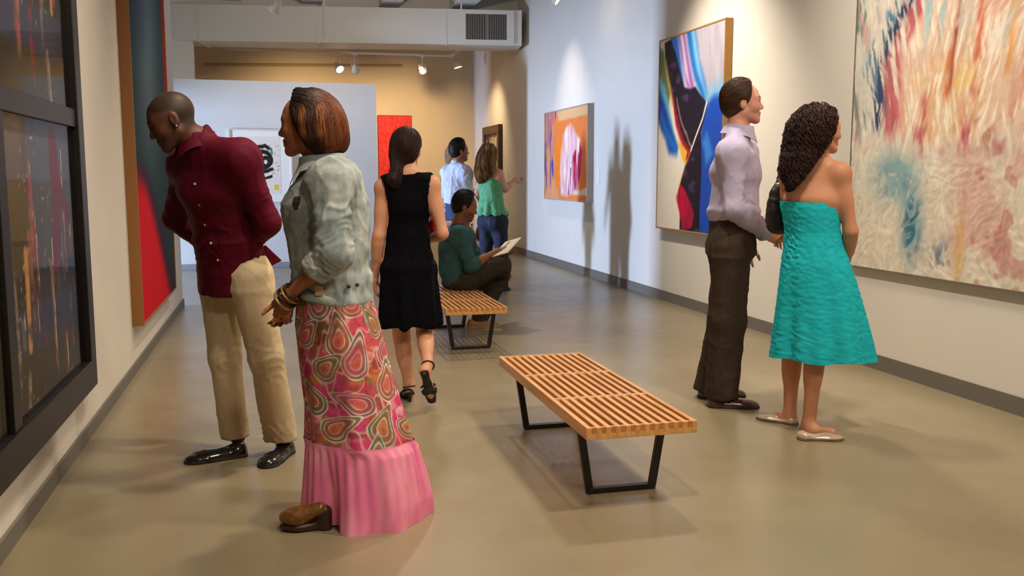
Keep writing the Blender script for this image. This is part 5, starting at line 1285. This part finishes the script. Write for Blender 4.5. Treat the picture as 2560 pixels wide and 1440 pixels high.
        for ci, (a, b_, sc, rot, hand_) in enumerate(cells_):
            du = (u-a); du = du-1.0367*np.round(du/1.0367); dv = b_-v
            x = (du*np.cos(rot)+dv*np.sin(rot))/sc*hand_; y = (-du*np.sin(rot)+dv*np.cos(rot))/sc
            yp = np.maximum(y, 0); xc = x-1.8*yp**1.6                       # tail bends to one side
            rr = np.sqrt((xc*(1+9*yp))**2+np.where(y > 0, y*.55, y)**2)
            c = mixc(c, ((206, 92, 84), (150, 104, 72), (214, 84, 116))[ci % 3], sstep(.056, .050, rr)*.7)
            brk = .55+.45*sstep(-.25, .15, n2)
            for r0, wd, cc, am in ((.054, .0026, (236, 214, 196), .9), (.047, .0034, (96, 124, 92), .85), (.040, .0022, (226, 220, 200), .75), (.030, .0040, (110, 116, 72), .7), (.021, .0024, (232, 208, 190), .75), (.011, .004, (210, 120, 64), .85)):
                c = mixc(c, cc, sstep(wd*1.7, wd*.6, np.abs(rr-r0*(1+.08*n2)))*am*brk)
        return np.clip(lin(np.clip(c*(1+.06*n2[..., None]), 0, 255)), 0, 1)
    sm = mat('skirt_print', rough=.75, attr=True, spec=.15)
    sk = loft_obj('skirt', rings, sm, r, cf_s)
    yy2 = np.linspace(1096, 1304, 80); XA2 = np.interp(yy2, [1098, 1150, 1220, 1304], [763, 760, 756, 752]); XB2 = np.interp(yy2, [1098, 1120, 1180, 1240, 1304], [1032, 1046, 1062, 1074, 1076]); DP2 = np.interp(yy2, [1098, 1304], [.195, .235])
    def f2(t, th):
        g = .014*np.sin(34*th+2*np.sin(3*th))*(1-.5*t)
        w_ = sstep(0, .12, t); return (f1(1.0, th)+.002)*(1-w_)+w_*(1+g+.05*t*np.sin(7*th+1.1)+.045*t*np.sin(11*th+.4+np.sin(2*th))+.02*np.sin(5*th+1.2))
    N0 = N_; th = np.linspace(0, 2*np.pi, 360, endpoint=False); rings2 = ringset(yy2, XA2, XB2, DP2, f2); t2 = np.linspace(0, 1, 80)
    # hem: lifted over the front shoe, dropping at the back; a break between the two steps
    lift = .030*sstep(.3, -1, np.cos(th))+.035*np.exp(-((th-4.25)/.22)**2)
    rings2[..., 2] += (t2**2)[:, None]*lift[None]+(.014-.014*np.cos(th))[None]*((1-t2)[:, None])
    notch = np.exp(-((th-4.25)/.16)**2); ctr = rings2.mean(1, keepdims=True)
    rings2 = rings2+(ctr-rings2)*(notch[None]*.22*t2[:, None])[..., None]
    def cf_f(rg):
        n = fbm(np.cos(th)[None]*5+t2[:, None]*.6, np.sin(th)[None]*5, t2[:, None]*2.0, 3); c = np.ones(rg.shape[:2]+(3,))*np.array((244, 138, 172.)); c = mixc(c, (250, 170, 190), sstep(-.1, .4, n)*.7); c = mixc(c, (230, 112, 162), sstep(.0, -.4, n)*.6); return lin(c)
    loft_obj('flounce', rings2, mat('pink_satin', rough=.5, attr=True, spec=.3), sk, cf_f)
    # platform shoes
    cm = mat('bronze_leather', (128, 88, 44), .35, metal=.35, noise=.4, nscale=50); hm = mat('heel_brown', (58, 34, 22), .4)
    for (hx, hy, f_) in ((826, 1322, D2(-1, -.02)), (1000, 1318, D2(-.98, .1))):
        h0 = FL(hx, hy); Rr = frame(f_, (0, 0, 1)); Q = lambda x, y, z: h0+x*Rr[0]+y*Rr[1]+z*Rr[2]
        I2 = Imp(); I2.ell(Q(.135, 0, .050), Rr, (.060, .043, .034), .02); I2.seg(Q(.03, 0, .085), Q(.12, 0, .052), Rr[1], .034, .026, .042, .028, .02, .03); I2.cut(Q(0, 0, .026), -V_U, .003)
        so = solid_obj('shoe', I2, cm, r, .0045)
        I3 = Imp(); I3.ell(Q(.132, 0, .016), Rr, (.064, .045, .018), .01); I3.seg(Q(.06, 0, .018), Q(.12, 0, .016), Rr[1], .03, .02, .042, .018, .01, .02); I3.cone(Q(.022, 0, .07), Q(.018, 0, .0), .030, .026, .03); I3.cut(Q(0, 0, 0), -V_U, .002)
        solid_obj('platform_heel', I3, hm, so, .005)
    # bobbed hair with golden streaks
    c, R, s = hd; L = lambda x, y, z: c+s*(x*R[0]+y*R[1]+z*R[2])
    H = Imp(); H.ell(L(-.020, 0, .034), R, (.112, .094, .102), .02); H.ell(L(-.062, 0, -.020), R, (.094, .098, .098), .04); H.cone(L(-.070, .04, -.068), L(-.085, -.04, -.068), .060, .060, .03); H.cone(L(-.02, .078, .0), L(-.012, .072, -.07), .030, .026, .03); H.cone(L(-.02, -.078, .0), L(-.012, -.072, -.07), .030, .026, .03)
    H.cone(L(.07, .02, .10), L(.03, 0, .115), .020, .026, .02)
    H.cut(L(.062, 0, .055), R[0]*.86-R[2]*.5, .01); H.cut(L(.030, 0, 0), R[0]*.98-R[2]*.1, .012); H.cut(L(0, 0, -.118), -R[2], .02)
    def cfh(v, t, sid):
        p = ((v-c)@R.T)/s; cc = np.ones((len(v), 3))*np.array((62, 32, 22.)); cc = mixc(cc, (30, 20, 20), sstep(.045, .10, p[:, 2])*sstep(-.09, .02, p[:, 0]))
        stv = vnoise(p[:, 0]*52, p[:, 1]*10+3, p[:, 2]*3) if sid is None else (np.random.default_rng(8).uniform(-1, 1, int(sid.max())+1)[sid]*.5+.8*vnoise(p[:, 0]*52, p[:, 1]*10+3, p[:, 2]*3))
        cc = mixc(cc, (160, 104, 46), sstep(.12, .55, stv)*sstep(.09, .05, p[:, 2])*sstep(.02, -.02, p[:, 0])*sstep(-.085, -.03, p[:, 2])*.9); cc = mixc(cc, (134, 72, 34), sstep(-.05, -.10, p[:, 0])*.5); cc = mixc(cc, (44, 20, 22), sstep(-.045, -.075, p[:, 2])*sstep(-.11, -.07, p[:, 0])*.6); return lin(cc)
    def fl(p):
        lp = ((p-c)@R.T)/s; d = np.zeros((len(p), 3)); k = sstep(.03, .10, lp[:, 2])
        return -R[2][None]*(1.1-k)[:, None]-R[0][None]*(.9*k)[:, None]+R[1][None]*(np.sign(lp[:, 1])*k*.5)[:, None]
    hair_obj('hair', H, r, M_hair, .007, 1500, lambda v: ((v-c)@R[2]) > -.05, fl, 18, .0095, .0019, .0010, .4, None, cfh, .0004, 6, .10)
woman_denim()
# ---------------------------------------------------------------- woman in the black sleeveless dress walking away (centre)
def woman_black():
    d0 = 5.47; q = lambda x, y, d=0.0: P(x, y, d0+d)
    base = FL(1040, 1005); r = empty('person', (base[0], base[1], 0), 'woman in black sleeveless dress walking away, hair in low ponytail', 'person')
    fw = D2(.1, 1); J = dict(neck=q(1016, 440, .02), chest=q(1017, 512, .03), waist=q(1020, 592, .02), shL=q(960, 470, 0), shR=q(1078, 463, .02),
        elL=q(946, 590, -.03), wrL=q(937, 690, .04), elR=q(1107, 584, -.04), wrR=q(1076, 598, .18),
        hipL=q(988, 672, 0), hipR=q(1054, 672, 0), knL=q(1004, 838, .10), knR=q(1063, 836, .02), anL=q(1022, 962, .03), anR=q(1069, 912, -.28), calfR=D2(0, -.6, .6))
    hd_args = (q(1018, 372, .06), frame(D2(.22, .97), (0, 0, 1)), .95)
    b, hd = body_mesh(r, J, .93, True, hd_args, (208, 150, 118), (180, 100, 92), [(J['wrL'], D2(-.05, .1, -1), D2(.9, .2), D2(.1, 1), dict(h=.006, curl=(.35, .4, .45, .5))), (J['wrR'], D2(-.5, .8, .1), V_U, D2(-.8, -.3), dict(h=.009))],
        [(J['anL'], q(1016, 992, .16))], slim=.015)
    # dress
    lat = nrm(J['hipR']-J['hipL']); nk = J['neck']
    I = Imp(); hull(I, J, .93, .012, dch=.100, wch=.136, dwa=.090, wwa=.112, neck_r=.060, neck_h=.02, k=.05, nh=.01)
    for k in 'LR': I.cone(J['sh'+k]-(nk-J['sh'+k])*.30, J['el'+k]-(nk-J['sh'+k])*.25, .090, .075, .004, -1)
    I.seg(J['waist'], q(1021, 672), lat, .118, .102, .163, .138, .05, .05)
    I.seg(q(1021, 665), q(1027, 870), lat, .164, .142, .198, .165, .03, .04)
    I.cut((0, 0, q(1025, 812)[2]), -V_U, .003); I.cut(nk+V_U*.022, V_U, .004)
    def post(v, n):
        t = sstep(J['waist'][2], J['waist'][2]-.5, v[:, 2]); a = np.arctan2((v-J['waist'])@V_F, (v-J['waist'])@lat)
        v = v+n*(t*(.012*np.sin(7*a+.5)+.007*np.sin(12*a+2)))[:, None]; return folds(v, n, .003, 10, (1, 1, .4), 6.6)
    m = bpy.data.materials.new('black_woven'); m.use_nodes = True; nt = m.node_tree; bs = nt.nodes['Principled BSDF']
    tc = nt.nodes.new('ShaderNodeTexCoord'); mp = nt.nodes.new('ShaderNodeMapping'); mp.inputs['Rotation'].default_value = (0, .55, .4); wv = nt.nodes.new('ShaderNodeTexWave'); wv.inputs['Scale'].default_value = 34; wv.inputs['Distortion'].default_value = 1.5; wv.inputs['Detail'].default_value = 3
    ns = nt.nodes.new('ShaderNodeTexNoise'); ns.inputs['Scale'].default_value = 260
    rp = nt.nodes.new('ShaderNodeValToRGB'); rp.color_ramp.elements[0].position = .62; rp.color_ramp.elements[0].color = (*lin((5, 5, 8)), 1); rp.color_ramp.elements[1].position = .85; rp.color_ramp.elements[1].color = (*lin((30, 30, 38)), 1)
    mu = nt.nodes.new('ShaderNodeMath'); mu.operation = 'MULTIPLY'; m2 = nt.nodes.new('ShaderNodeMath'); m2.operation = 'MULTIPLY'; m2.inputs[1].default_value = 1.7
    nt.links.new(tc.outputs['Object'], mp.inputs[0]); nt.links.new(mp.outputs[0], wv.inputs[0]); nt.links.new(tc.outputs['Object'], ns.inputs['Vector']); nt.links.new(wv.outputs['Fac'], mu.inputs[0]); nt.links.new(ns.outputs['Fac'], m2.inputs[0]); nt.links.new(m2.outputs[0], mu.inputs[1]); nt.links.new(mu.outputs[0], rp.inputs[0]); nt.links.new(rp.outputs[0], bs.inputs['Base Color'])
    bs.inputs['Roughness'].default_value = .9; bs.inputs['Specular IOR Level'].default_value = .06
    solid_obj('dress', I, m, r, .0075, (), 1, post)
    # hair gathered low into a ponytail
    c, R, s = hd; L = lambda x, y, z: c+s*(x*R[0]+y*R[1]+z*R[2])
    H = Imp(); H.ell(L(-.018, 0, .036), R, (.110, .090, .096), .02); H.ell(L(-.06, 0, -.02), R, (.070, .080, .080), .04)
    tie = q(990, 432, -.06)
    H.cone(L(-.085, .03, -.05), tie, .050, .030, .03); H.cone(tie, q(984, 452, -.07), .036, .042, .02); H.cone(q(984, 450, -.07), q(988, 466, -.075), .040, .016, .02)
    H.cut(L(.058, 0, .05), R[0]*.85-R[2]*.5, .01); H.cut(L(.03, 0, 0), R[0], .012)
    for k in (-1, 1): H.ell(L(.006, .088*k, -.03), R, (.03, .03, .04), .006, -1)
    def fl(p):
        d = tie[None]-p; low = p[:, 2] < tie[2]+.02; d[low] = np.array([0, 0, -1.]); return d/np.maximum(np.linalg.norm(d, axis=1), .01)[:, None]
    hair_obj('hair', H, r, M_hair, .007, 800, lambda v: v[:, 2] > tie[2]-.03, fl, 16, .009, .0014, .0006, .4, None, lambda v, t, sid: np.ones((len(v), 3))*lin((48, 30, 24)), .001, 7, .10)
    u = nrm(np.cross(D2(-.2, -.3, -.9), V_R)); MB().tube([tie+.036*(math.cos(a)*V_R+math.sin(a)*V_F) for a in np.linspace(0, 6.283, 18)], .006, 6, False).build('hair_tie', mat('hair_tie_black', (18, 16, 16), .6), r, smooth=True)
    # heeled sandals
    bl = mat('black_suede', (20, 18, 18), .6)
    def sandal(ank, kne, heel, ball, toe, flat_n, post_dir, post_len):
        Q = Imp(); d1 = nrm(ball-heel); side = nrm(np.cross(d1, flat_n))
        Q.seg(heel, heel*.45+ball*.55, side, .026, .008, .020, .007, .012, .02); Q.seg(heel*.45+ball*.55, ball, side, .022, .007, .038, .008, .015, .02); Q.seg(ball, toe, side, .039, .009, .026, .008, .02, .02)
        so = solid_obj('sandal', Q, bl, r, .0045)
        MB().tube([heel+d1*.01, heel+d1*.01+post_dir*post_len], [.014, .007], 10).build('heel', bl, so, smooth=True)
        up_ = -flat_n if np.dot(-flat_n, ank-heel) > 0 else flat_n
        for t, w_, hgt in ((.72, .040, .036), (.92, .042, .032)):
            cc = heel+(ball-heel)*t; MB().tube([cc+side*w_*math.cos(a)+up_*(hgt*math.sin(a)) for a in np.linspace(0, math.pi, 11)], .006, 6).build('strap', bl, so, smooth=True)
        ax = nrm(ank-kne); sd = nrm(np.cross(ax, V_F)); uu = nrm(np.cross(ax, sd)); ac = ank+ax*.012
        MB().tube([ac+.037*(math.cos(a)*sd+math.sin(a)*uu) for a in np.linspace(0, 6.283, 18)], .004, 6, False).build('ankle_strap', bl, so, smooth=True)
    h1 = FL(1026, 1006)+V_U*.058; t1 = FL(1010, 990)+V_U*.012
    sandal(J['anL'], J['knL'], h1, h1*.35+t1*.65-V_U*.012, t1, np.array([0, 0, -1.]), -V_U, .055)
    # raised rear foot, sole to the viewer
    heel2 = q(1061, 930, -.34); ball2 = q(1074, 980, -.31); toe2 = q(1080, 1003, -.25)
    Ft = Imp(); Ft.cone(J['anR'], heel2+D2(0, 1)*.035, .034, .030, .02); Ft.cone(heel2+D2(0, 1)*.03, ball2+D2(0, 1)*.026, .028, .030, .03); Ft.cone(ball2+D2(0, 1)*.022, toe2+D2(0, 1)*.018, .030, .018, .02)
    solid_obj('raised_foot', Ft, mat('skin_plain', (208, 150, 118), .5), b, .005)
    sandal(J['anR'], J['knR'], heel2, ball2, toe2, D2(0, -1, -.15), D2(-.1, -.9, .1), .05)
woman_black()
def clutch():
    d = 5.62; c = P(1086, 560, d); r = empty('clutch_purse', c-np.array([0, 0, .06]), 'small red clutch purse under the arm of the woman in black', 'bag')
    R = np.stack([V_R, V_F, V_U]); I = Imp(); I.ell(P(1086, 562, d), R, (.040, .07, .052), .02); I.ell(P(1085, 572, d), R, (.036, .065, .04), .03)
    solid_obj('purse_body', I, mat('red_leather', (190, 24, 58), .35, noise=.15, nscale=30), r, .005, (), 1, lambda v, n: folds(v, n, .004, 22, (1, 1, .6), 2))
    MB().tube([P(1076, 545, d-.02), P(1079, 533, d-.02), P(1086, 529, d-.02), P(1093, 533, d-.02), P(1096, 545, d-.02)], .0045, 8).build('clasp', mat('silver_clasp', (210, 200, 190), .25, metal=.9), r, smooth=True)
clutch()

# ---------------------------------------------------------------- seated man with sketch pad
def man_seated():
    d0 = 8.1; q = lambda x, y, d=0.0: P(x, y, d0+d)
    base = FL(1180, 818); r = empty('person', (base[0], base[1], 0), 'seated man in dark green sweater drawing, one leg crossed over', 'person')
    fw = D2(.97, .24); J = dict(neck=q(1149, 566), chest=q(1137, 618), waist=q(1136, 672), shR=q(1147, 590, -.165), shL=q(1162, 590, .165),
        elR=q(1178, 664, -.20), wrR=q(1243, 628, -.06), elL=q(1196, 658, .2), wrL=q(1250, 632, .12),
        hipR=q(1146, 706, -.09), hipL=q(1156, 706, .09), knR=q(1256, 662, -.14), knL=q(1250, 694, .13), anR=q(1258, 690, .24), anL=q(1204, 790, .08), calfR=D2(0, 0, -1), calfL=D2(-1, 0))
    hd_args = (q(1163, 516, .02), frame(D2(.95, .10, -.28), (0, 0, 1)), 1.0)
    b, hd = body_mesh(r, J, 1.0, False, hd_args, (138, 86, 56), (124, 68, 58), [(J['wrR'], D2(.9, .2, .25), D2(0, .4, -.9), D2(0, 1), dict(h=.0065, curl=(.5, .55, .6, .6))), (J['wrL'], D2(.8, -.1, -.1), V_U, D2(0, 1), dict(h=.009))],
        stubble=.5, stub=(60, 42, 34), brow=(30, 22, 20), slim=.055, hfine=.005)
    short_hair(r, hd, (26, 20, 19), .016, .004, seed=9, top=.008, back=-.085, n=500)
    I = Imp(); hull(I, J, 1.0, .016, dch=.122, dwa=.124, neck_h=.03); torso(I, J, 1.0, .018, False, False, True, .02)
    for k in 'LR': limb_arm(I, J['sh'+k], J['el'+k], J['wr'+k], 1.0, .020, False, low=False); I.cone(J['el'+k], J['el'+k]*.85+J['wr'+k]*.15, .062, .060, .02)
    axr = nrm(J['wrR']-J['elR']); hu = nrm(hd_args[0]-J['neck'])
    I.cut(J['neck']+hu*.024, hu, .005)
    I.cut(q(1140, 716), -V_U*.9-fw*.2, .006)
    solid_obj('sweater', I, mat('green_knit', (56, 88, 92), .9, spec=.1, noise=.18, nscale=30, bump=.4, bscale=300), r, .0085, (), 1, lambda v, n: folds(v, n, .007, 8, (1, 1, .8), 3.3))
    I = Imp(); pel = (J['hipL']+J['hipR'])/2; I.ell(pel, np.stack([fw, V_F, V_U]), (.16, .19, .095), .04)
    I.cone(J['hipR'], J['knR'], .105, .080, .05); I.cone(J['hipL'], J['knL'], .105, .080, .05); I.cone(J['knR'], J['anR'], .078, .062, .03)
    e = J['anL']+(J['anL']-J['knL'])*.1; I.cone(J['knL'], e, .076, .070, .03)
    I.boxsub((1.17, 6.5, .20), (1.70, 8.4, .357), .004)
    solid_obj('trousers', I, mat('charcoal_cord', (58, 54, 46), .85, spec=.1, noise=.2, nscale=60), r, .009, (), 1, lambda v, n: folds(v, n, .006, 8, (.6, .6, .6), 8.2))
    tm = mat('tan_suede', (146, 106, 62), .7); sm_ = mat('gum_sole', (176, 142, 92), .6)
    f0 = FL(1168, 818); shoe(r, 'shoe', f0, D2(1, .12), .285, .105, (tm, sm_), 'boot')
    S = Imp(); S.ell(q(1263, 692, .27), np.stack([D2(.5, .8, -.1), D2(.8, -.5), V_U]), (.11, .045, .045), .02); S.ell(q(1260, 690, .24), np.stack([V_R, V_F, V_U]), (.05, .06, .05), .03)
    so = solid_obj('shoe', S, tm, r, .006); 
    S = Imp(); S.ell(q(1268, 694, .25), np.stack([D2(.5, .8, -.1), D2(.8, -.5), V_U]), (.115, .012, .046), .01); solid_obj('sole', S, sm_, so, .006)
man_seated()
def pad():
    d = 8.02; c = P(1258, 634, d); r = empty('sketch_pad', c, 'open white sketch pad resting on the seated man\'s knee', 'pad')
    a, b_, e, g_ = P(1236, 641, d), P(1264, 638, d-.14), P(1303, 600, d+.12), P(1266, 606, d+.24)
    up = nrm((e-b_)+(g_-a)); lat = (a-b_)+(g_-e); n = nrm(np.cross(up, lat)); n = n if n[2] > 0 else -n; lat = nrm(np.cross(up, n))
    cc = (a+b_+e+g_)/4+n*.012
    MB().obox(cc, (lat, up, n), (.085, .155, .004)).build('paper_block', mat('paper_white', (238, 232, 220), .8), r)
    MB().obox(cc-n*.006, (lat, up, n), (.087, .157, .002)).build('backing_board', mat('grey_board', (150, 140, 126), .8), r)
    MB().tube([P(1262, 617, d-.12), P(1274, 604, d-.13)], .004, 6).build('pencil', mat('pencil_wood', (196, 150, 80), .5), r)
pad()

# ---------------------------------------------------------------- man in white shirt, far group
def man_white():
    d0 = 10.9; q = lambda x, y, d=0.0: P(x, y, d0+d)
    base = FL(1142, 722); r = empty('person', (base[0], base[1], 0), 'dark-haired man in white shirt and blue jeans standing beyond the bench', 'person')
    fw = D2(.78, .62); J = dict(neck=q(1144, 412), chest=q(1141, 455), waist=q(1143, 505), shR=q(1162, 431, -.12), shL=q(1120, 431, .13), elR=q(1172, 486, -.08), wrR=q(1196, 477, .14), elL=q(1112, 490, .18), wrL=q(1128, 530, .28),
        hipR=q(1153, 548, -.06), hipL=q(1134, 548, .06), knR=q(1152, 640, -.06), knL=q(1136, 640, .08), anR=q(1150, 712, -.06), anL=q(1134, 708, .08))
    hd_args = (q(1149, 377), frame(D2(.92, .38), (0, 0, 1)), 1.0)
    b, hd = body_mesh(r, J, 1.0, False, hd_args, (176, 118, 86), (150, 86, 74), [(J['wrR'], D2(.8, .5, 0), -V_U, D2(-.3, .8), dict(h=.008)), (J['wrL'], D2(.3, .3, -.9), D2(.8, 0), D2(0, 1), dict(h=.009))], h=.012, hfine=.006, brow=(30, 24, 22), stubble=.3, slim=.02)
    short_hair(r, hd, (34, 26, 22), .018, .008, seed=12, top=.010, n=350)
    lat = nrm(J['shR']-J['shL']); I = Imp(); hull(I, J, 1.0, .020, dch=.124, dwa=.124)
    for k in 'LR': limb_arm(I, J['sh'+k], J['el'+k], J['wr'+k], 1.0, .022, False, low=False); I.cone(J['el'+k], J['el'+k]*.8+J['wr'+k]*.2, .062, .058, .02)
    I.cut(J['neck']+V_U*.03, V_U, .005); I.cut(q(1143, 508), -V_U, .004)
    m = mat('white_cotton', (208, 214, 234), .75, noise=.03, nscale=20)
    sh = solid_obj('shirt', I, m, r, .009, (), 1, lambda v, n: folds(v, n, .009, 8, (1, 1, .3), 1.7))
    collar(sh, J, None, m, .064, .07, .04, fw, V_U, .6, .012, center=J['neck']+V_U*.014)
    I = Imp(); pel = (J['hipL']+J['hipR'])/2; I.seg(pel, q(1143, 508), lat, .168, .13, .150, .122, .02, .05)
    for k in 'LR': I.cone(J['hip'+k], J['kn'+k], .10, .075, .05); I.cone(J['kn'+k], J['an'+k]+(J['an'+k]-J['kn'+k])*.1, .075, .068, .03)
    I.cut((0, 0, .04), -V_U, .004); I.cut(q(1143, 504), V_U, .004)
    solid_obj('jeans', I, mat('blue_denim', (44, 66, 96), .85, noise=.15, nscale=30), r, .011, (), 1, lambda v, n: folds(v, n, .006, 8, (1, 1, .3), .4))
    bt = Imp(); bt.seg(q(1143, 510), q(1143, 504), lat, .160, .134, .160, .134, .006, .004); bt.cut(q(1143, 511), -V_U, .002); bt.cut(q(1143, 503), V_U, .002); solid_obj('belt', bt, mat('belt_leather'), r, .008)
    lm = mat('brown_leather'); sm_ = mat('dark_sole')
    for k in 'LR': a = J['an'+k]; shoe(r, 'shoe', np.array([a[0], a[1], 0])-fw*.07, fw, .29, .10, (lm, sm_))
man_white()

# ---------------------------------------------------------------- woman in green top, pointing
def woman_green():
    d0 = 10.7; q = lambda x, y, d=0.0: P(x, y, d0+d)
    base = FL(1232, 727); r = empty('person', (base[0], base[1], 0), 'woman with long wavy blond hair in green top pointing to the right', 'person')
    fw = D2(.45, .89); J = dict(neck=q(1224, 424), chest=q(1226, 462), waist=q(1228, 505), shR=q(1247, 436, -.06), shL=q(1205, 436, .08), elR=q(1263, 474, .0), wrR=q(1287, 449, .14), elL=q(1194, 478, .06), wrL=q(1200, 505, .22),
        hipR=q(1249, 555, -.04), hipL=q(1217, 555, .04), knR=q(1254, 640, -.02), knL=q(1215, 640, .04), anR=q(1254, 712, -.04), anL=q(1212, 712, .02))
    hd_args = (q(1223, 386, .02), frame(D2(.50, .86), (0, 0, 1)), .97)
    b, hd = body_mesh(r, J, .97, True, hd_args, (214, 158, 130), (180, 100, 92), [(J['wrR'], q(1306, 442, .22)-J['wrR'], D2(0, -.3, -.9), D2(-.2, .9), dict(h=.0055, curl=(.02, 1.1, 1.2, 1.2), thumb=.8)), (J['wrL'], D2(.2, .5, -.8), D2(.8, 0), D2(0, 1), dict(h=.009))], h=.011, hfine=.006, slim=.015)
    lat = nrm(J['shR']-J['shL'])
    I = Imp(); torso(I, J, .97, .012, True, True, False, .012, False); I.cone(J['neck']-V_U*.03, J['shR']*.5+J['neck']*.5-V_U*.01, .05, .042, .03); I.cone(J['neck']-V_U*.03, J['shL']*.5+J['neck']*.5-V_U*.01, .05, .042, .03)
    I.seg(J['waist'], q(1232, 545), lat, .138, .122, .196, .178, .02, .05); I.cut(q(1232, 537), -V_U, .004); I.cut(J['neck']-V_U*.01, V_U*.95-fw*.2, .005)
    def post(v, n):
        a = np.arctan2((v-J['waist'])@V_F, (v-J['waist'])@V_R); t = sstep(J['waist'][2]+.1, J['waist'][2]-.16, v[:, 2]); return folds(v+n*(t*.012*np.sin(9*a))[:, None], n, .006, 9, (1, 1, .35), 5.1)
    solid_obj('tank_top', I, mat('green_jersey', (92, 168, 116), .7, noise=.06, nscale=30), r, .0085, (), 1, post)
    I = Imp(); pel = (J['hipL']+J['hipR'])/2; I.seg(pel, q(1230, 520), lat, .178, .136, .150, .122, .03, .05)
    for k in (-1, 1): I.sph(pel-fw*.045+lat*k*.062, .104, .04)
    for k in 'LR': I.cone(J['hip'+k], J['kn'+k], .098, .070, .04); I.cone(J['kn'+k], J['an'+k]+(J['an'+k]-J['kn'+k])*.12, .068, .075, .03)
    I.cut((0, 0, .03), -V_U, .004); I.cut(q(1230, 531), V_U, .004)
    solid_obj('jeans', I, mat('indigo_denim', (26, 32, 56), .8, noise=.2, nscale=40), r, .010, (), 1, lambda v, n: folds(v, n, .005, 9, (1, 1, .3), 9.4))
    bl = mat('black_suede'); sm_ = mat('dark_sole')
    for k in 'LR': a = J['an'+k]; shoe(r, 'shoe', np.array([a[0], a[1], 0])-fw*.06, fw, .25, .09, (bl, sm_))
    c, R, s = hd; L = lambda x, y, z: c+s*(x*R[0]+y*R[1]+z*R[2])
    H = Imp(); H.ell(L(-.018, 0, .034), R, (.110, .092, .098), .02); H.ell(L(-.06, 0, -.03), R, (.085, .098, .10), .03); H.cone(q(1214, 400, -.05), q(1206, 432, -.06), .105, .085, .04); H.cone(q(1203, 430, -.07), q(1202, 446, -.07), .07, .045, .03); H.cone(q(1224, 420, -.08), q(1226, 432, -.08), .06, .04, .03)
    H.cut(L(.055, 0, .05), R[0]*.9-R[2]*.45, .012); H.cut(L(.045, 0, 0), R[0], .02)
    def cfh(v, t, sid):
        nz = vnoise(v[:, 0]*40, v[:, 1]*40, v[:, 2]*6); return lin(mixc(np.ones((len(v), 3))*np.array((128, 88, 48.)), (178, 136, 84), sstep(0, .5, nz)))
    hair_obj('hair', H, r, M_hair, .009, 600, lambda v: v[:, 2] > q(1200, 440)[2], lambda p: np.tile(np.array([0, 0, -1.])-V_R*.1, (len(p), 1)), 20, .013, .0026, .008, .7, None, cfh, .003, 13, .2)
woman_green()

# ---------------------------------------------------------------- woman mostly hidden behind the man in white
def woman_hidden():
    d0 = 11.75; q = lambda x, y, d=0.0: P(x, y, d0+d)
    base = FL(1120, 709); r = empty('person', (base[0], base[1], 0), 'fair-haired woman mostly hidden behind the man in white shirt', 'person')
    fw = D2(.7, .7); J = dict(neck=q(1131, 424), chest=q(1128, 462), waist=q(1126, 500), shR=q(1146, 438, -.08), shL=q(1115, 438, .10), elR=q(1150, 486, -.05), wrR=q(1160, 505, .14), elL=q(1101, 462, -.04), wrL=q(1098, 492, .10),
        hipR=q(1136, 548, -.05), hipL=q(1116, 548, .05), knR=q(1138, 630, -.04), knL=q(1117, 630, .04), anR=q(1138, 696, -.04), anL=q(1117, 694, .04))
    hd_args = (q(1136, 388, .02), frame(D2(.8, .6), (0, 0, 1)), .96)
    b, hd = body_mesh(r, J, .95, True, hd_args, (190, 130, 100), (170, 96, 88), [(J['wrL'], D2(.1, .2, -1), D2(.9, 0), D2(0, 1), dict(h=.009)), (J['wrR'], D2(.3, .2, -1), D2(.9, 0), D2(0, 1), dict(h=.01))], h=.013, hfine=.006)
    lat = nrm(J['shR']-J['shL'])
    I = Imp(); torso(I, J, .95, .012, True, True, True, .01); I.cut(J['neck']+V_U*.01, V_U, .005); I.cut(q(1126, 506), -V_U, .004)
    solid_obj('top', I, mat('dark_brown_top', (52, 34, 30), .8), r, .011)
    N_ = 80; th = np.linspace(0, 2*np.pi, N_, endpoint=False); yy = np.linspace(498, 588, 60); rg = []
    for i, y in enumerate(yy):
        t = i/59; hw = .125+.075*sstep(0, .5, t)+.03*t; rg.append(q(1126, y)+np.outer(np.cos(th)*hw*(1+.05*t*np.sin(8*th)), lat)+np.outer(np.sin(th)*hw*.85*(1+.05*t*np.sin(8*th)), nrm(np.cross(V_U, lat))))
    rg = np.array(rg)
    def cf(g):
        n = fbm(g[..., 0]*16, g[..., 1]*16, g[..., 2]*16, 3); c = ones(n, (222, 222, 230)); c = mixc(c, (60, 70, 120), sstep(.18, .3, n)); return lin(c)
    loft_obj('skirt', rg, mat('patterned_skirt', rough=.75, attr=True), r, cf)
    bl = mat('black_suede'); sm_ = mat('dark_sole')
    for k in 'LR': a = J['an'+k]; shoe(r, 'shoe', np.array([a[0], a[1], 0])-fw*.06, fw, .25, .09, (bl, sm_))
    c, R, s = hd; L = lambda x, y, z: c+s*(x*R[0]+y*R[1]+z*R[2])
    H = Imp(); H.ell(L(-.018, 0, .034), R, (.108, .088, .096), .02); H.ell(L(-.055, 0, -.03), R, (.075, .085, .10), .03); H.cone(q(1130, 395, -.05), q(1127, 412, -.06), .075, .05, .04)
    H.cut(L(.055, 0, .05), R[0]*.9-R[2]*.45, .012); H.cut(L(.045, 0, 0), R[0], .02)
    hair_obj('hair', H, r, M_hair, .009, 300, lambda v: v[:, 2] > q(1200, 400)[2], lambda p: np.tile(np.array([0, 0, -1.]), (len(p), 1)), 12, .014, .0026, .003, .5, None, lambda v, t, sid: np.ones((len(v), 3))*lin((206, 164, 128)), .002, 14, .2)
woman_hidden()
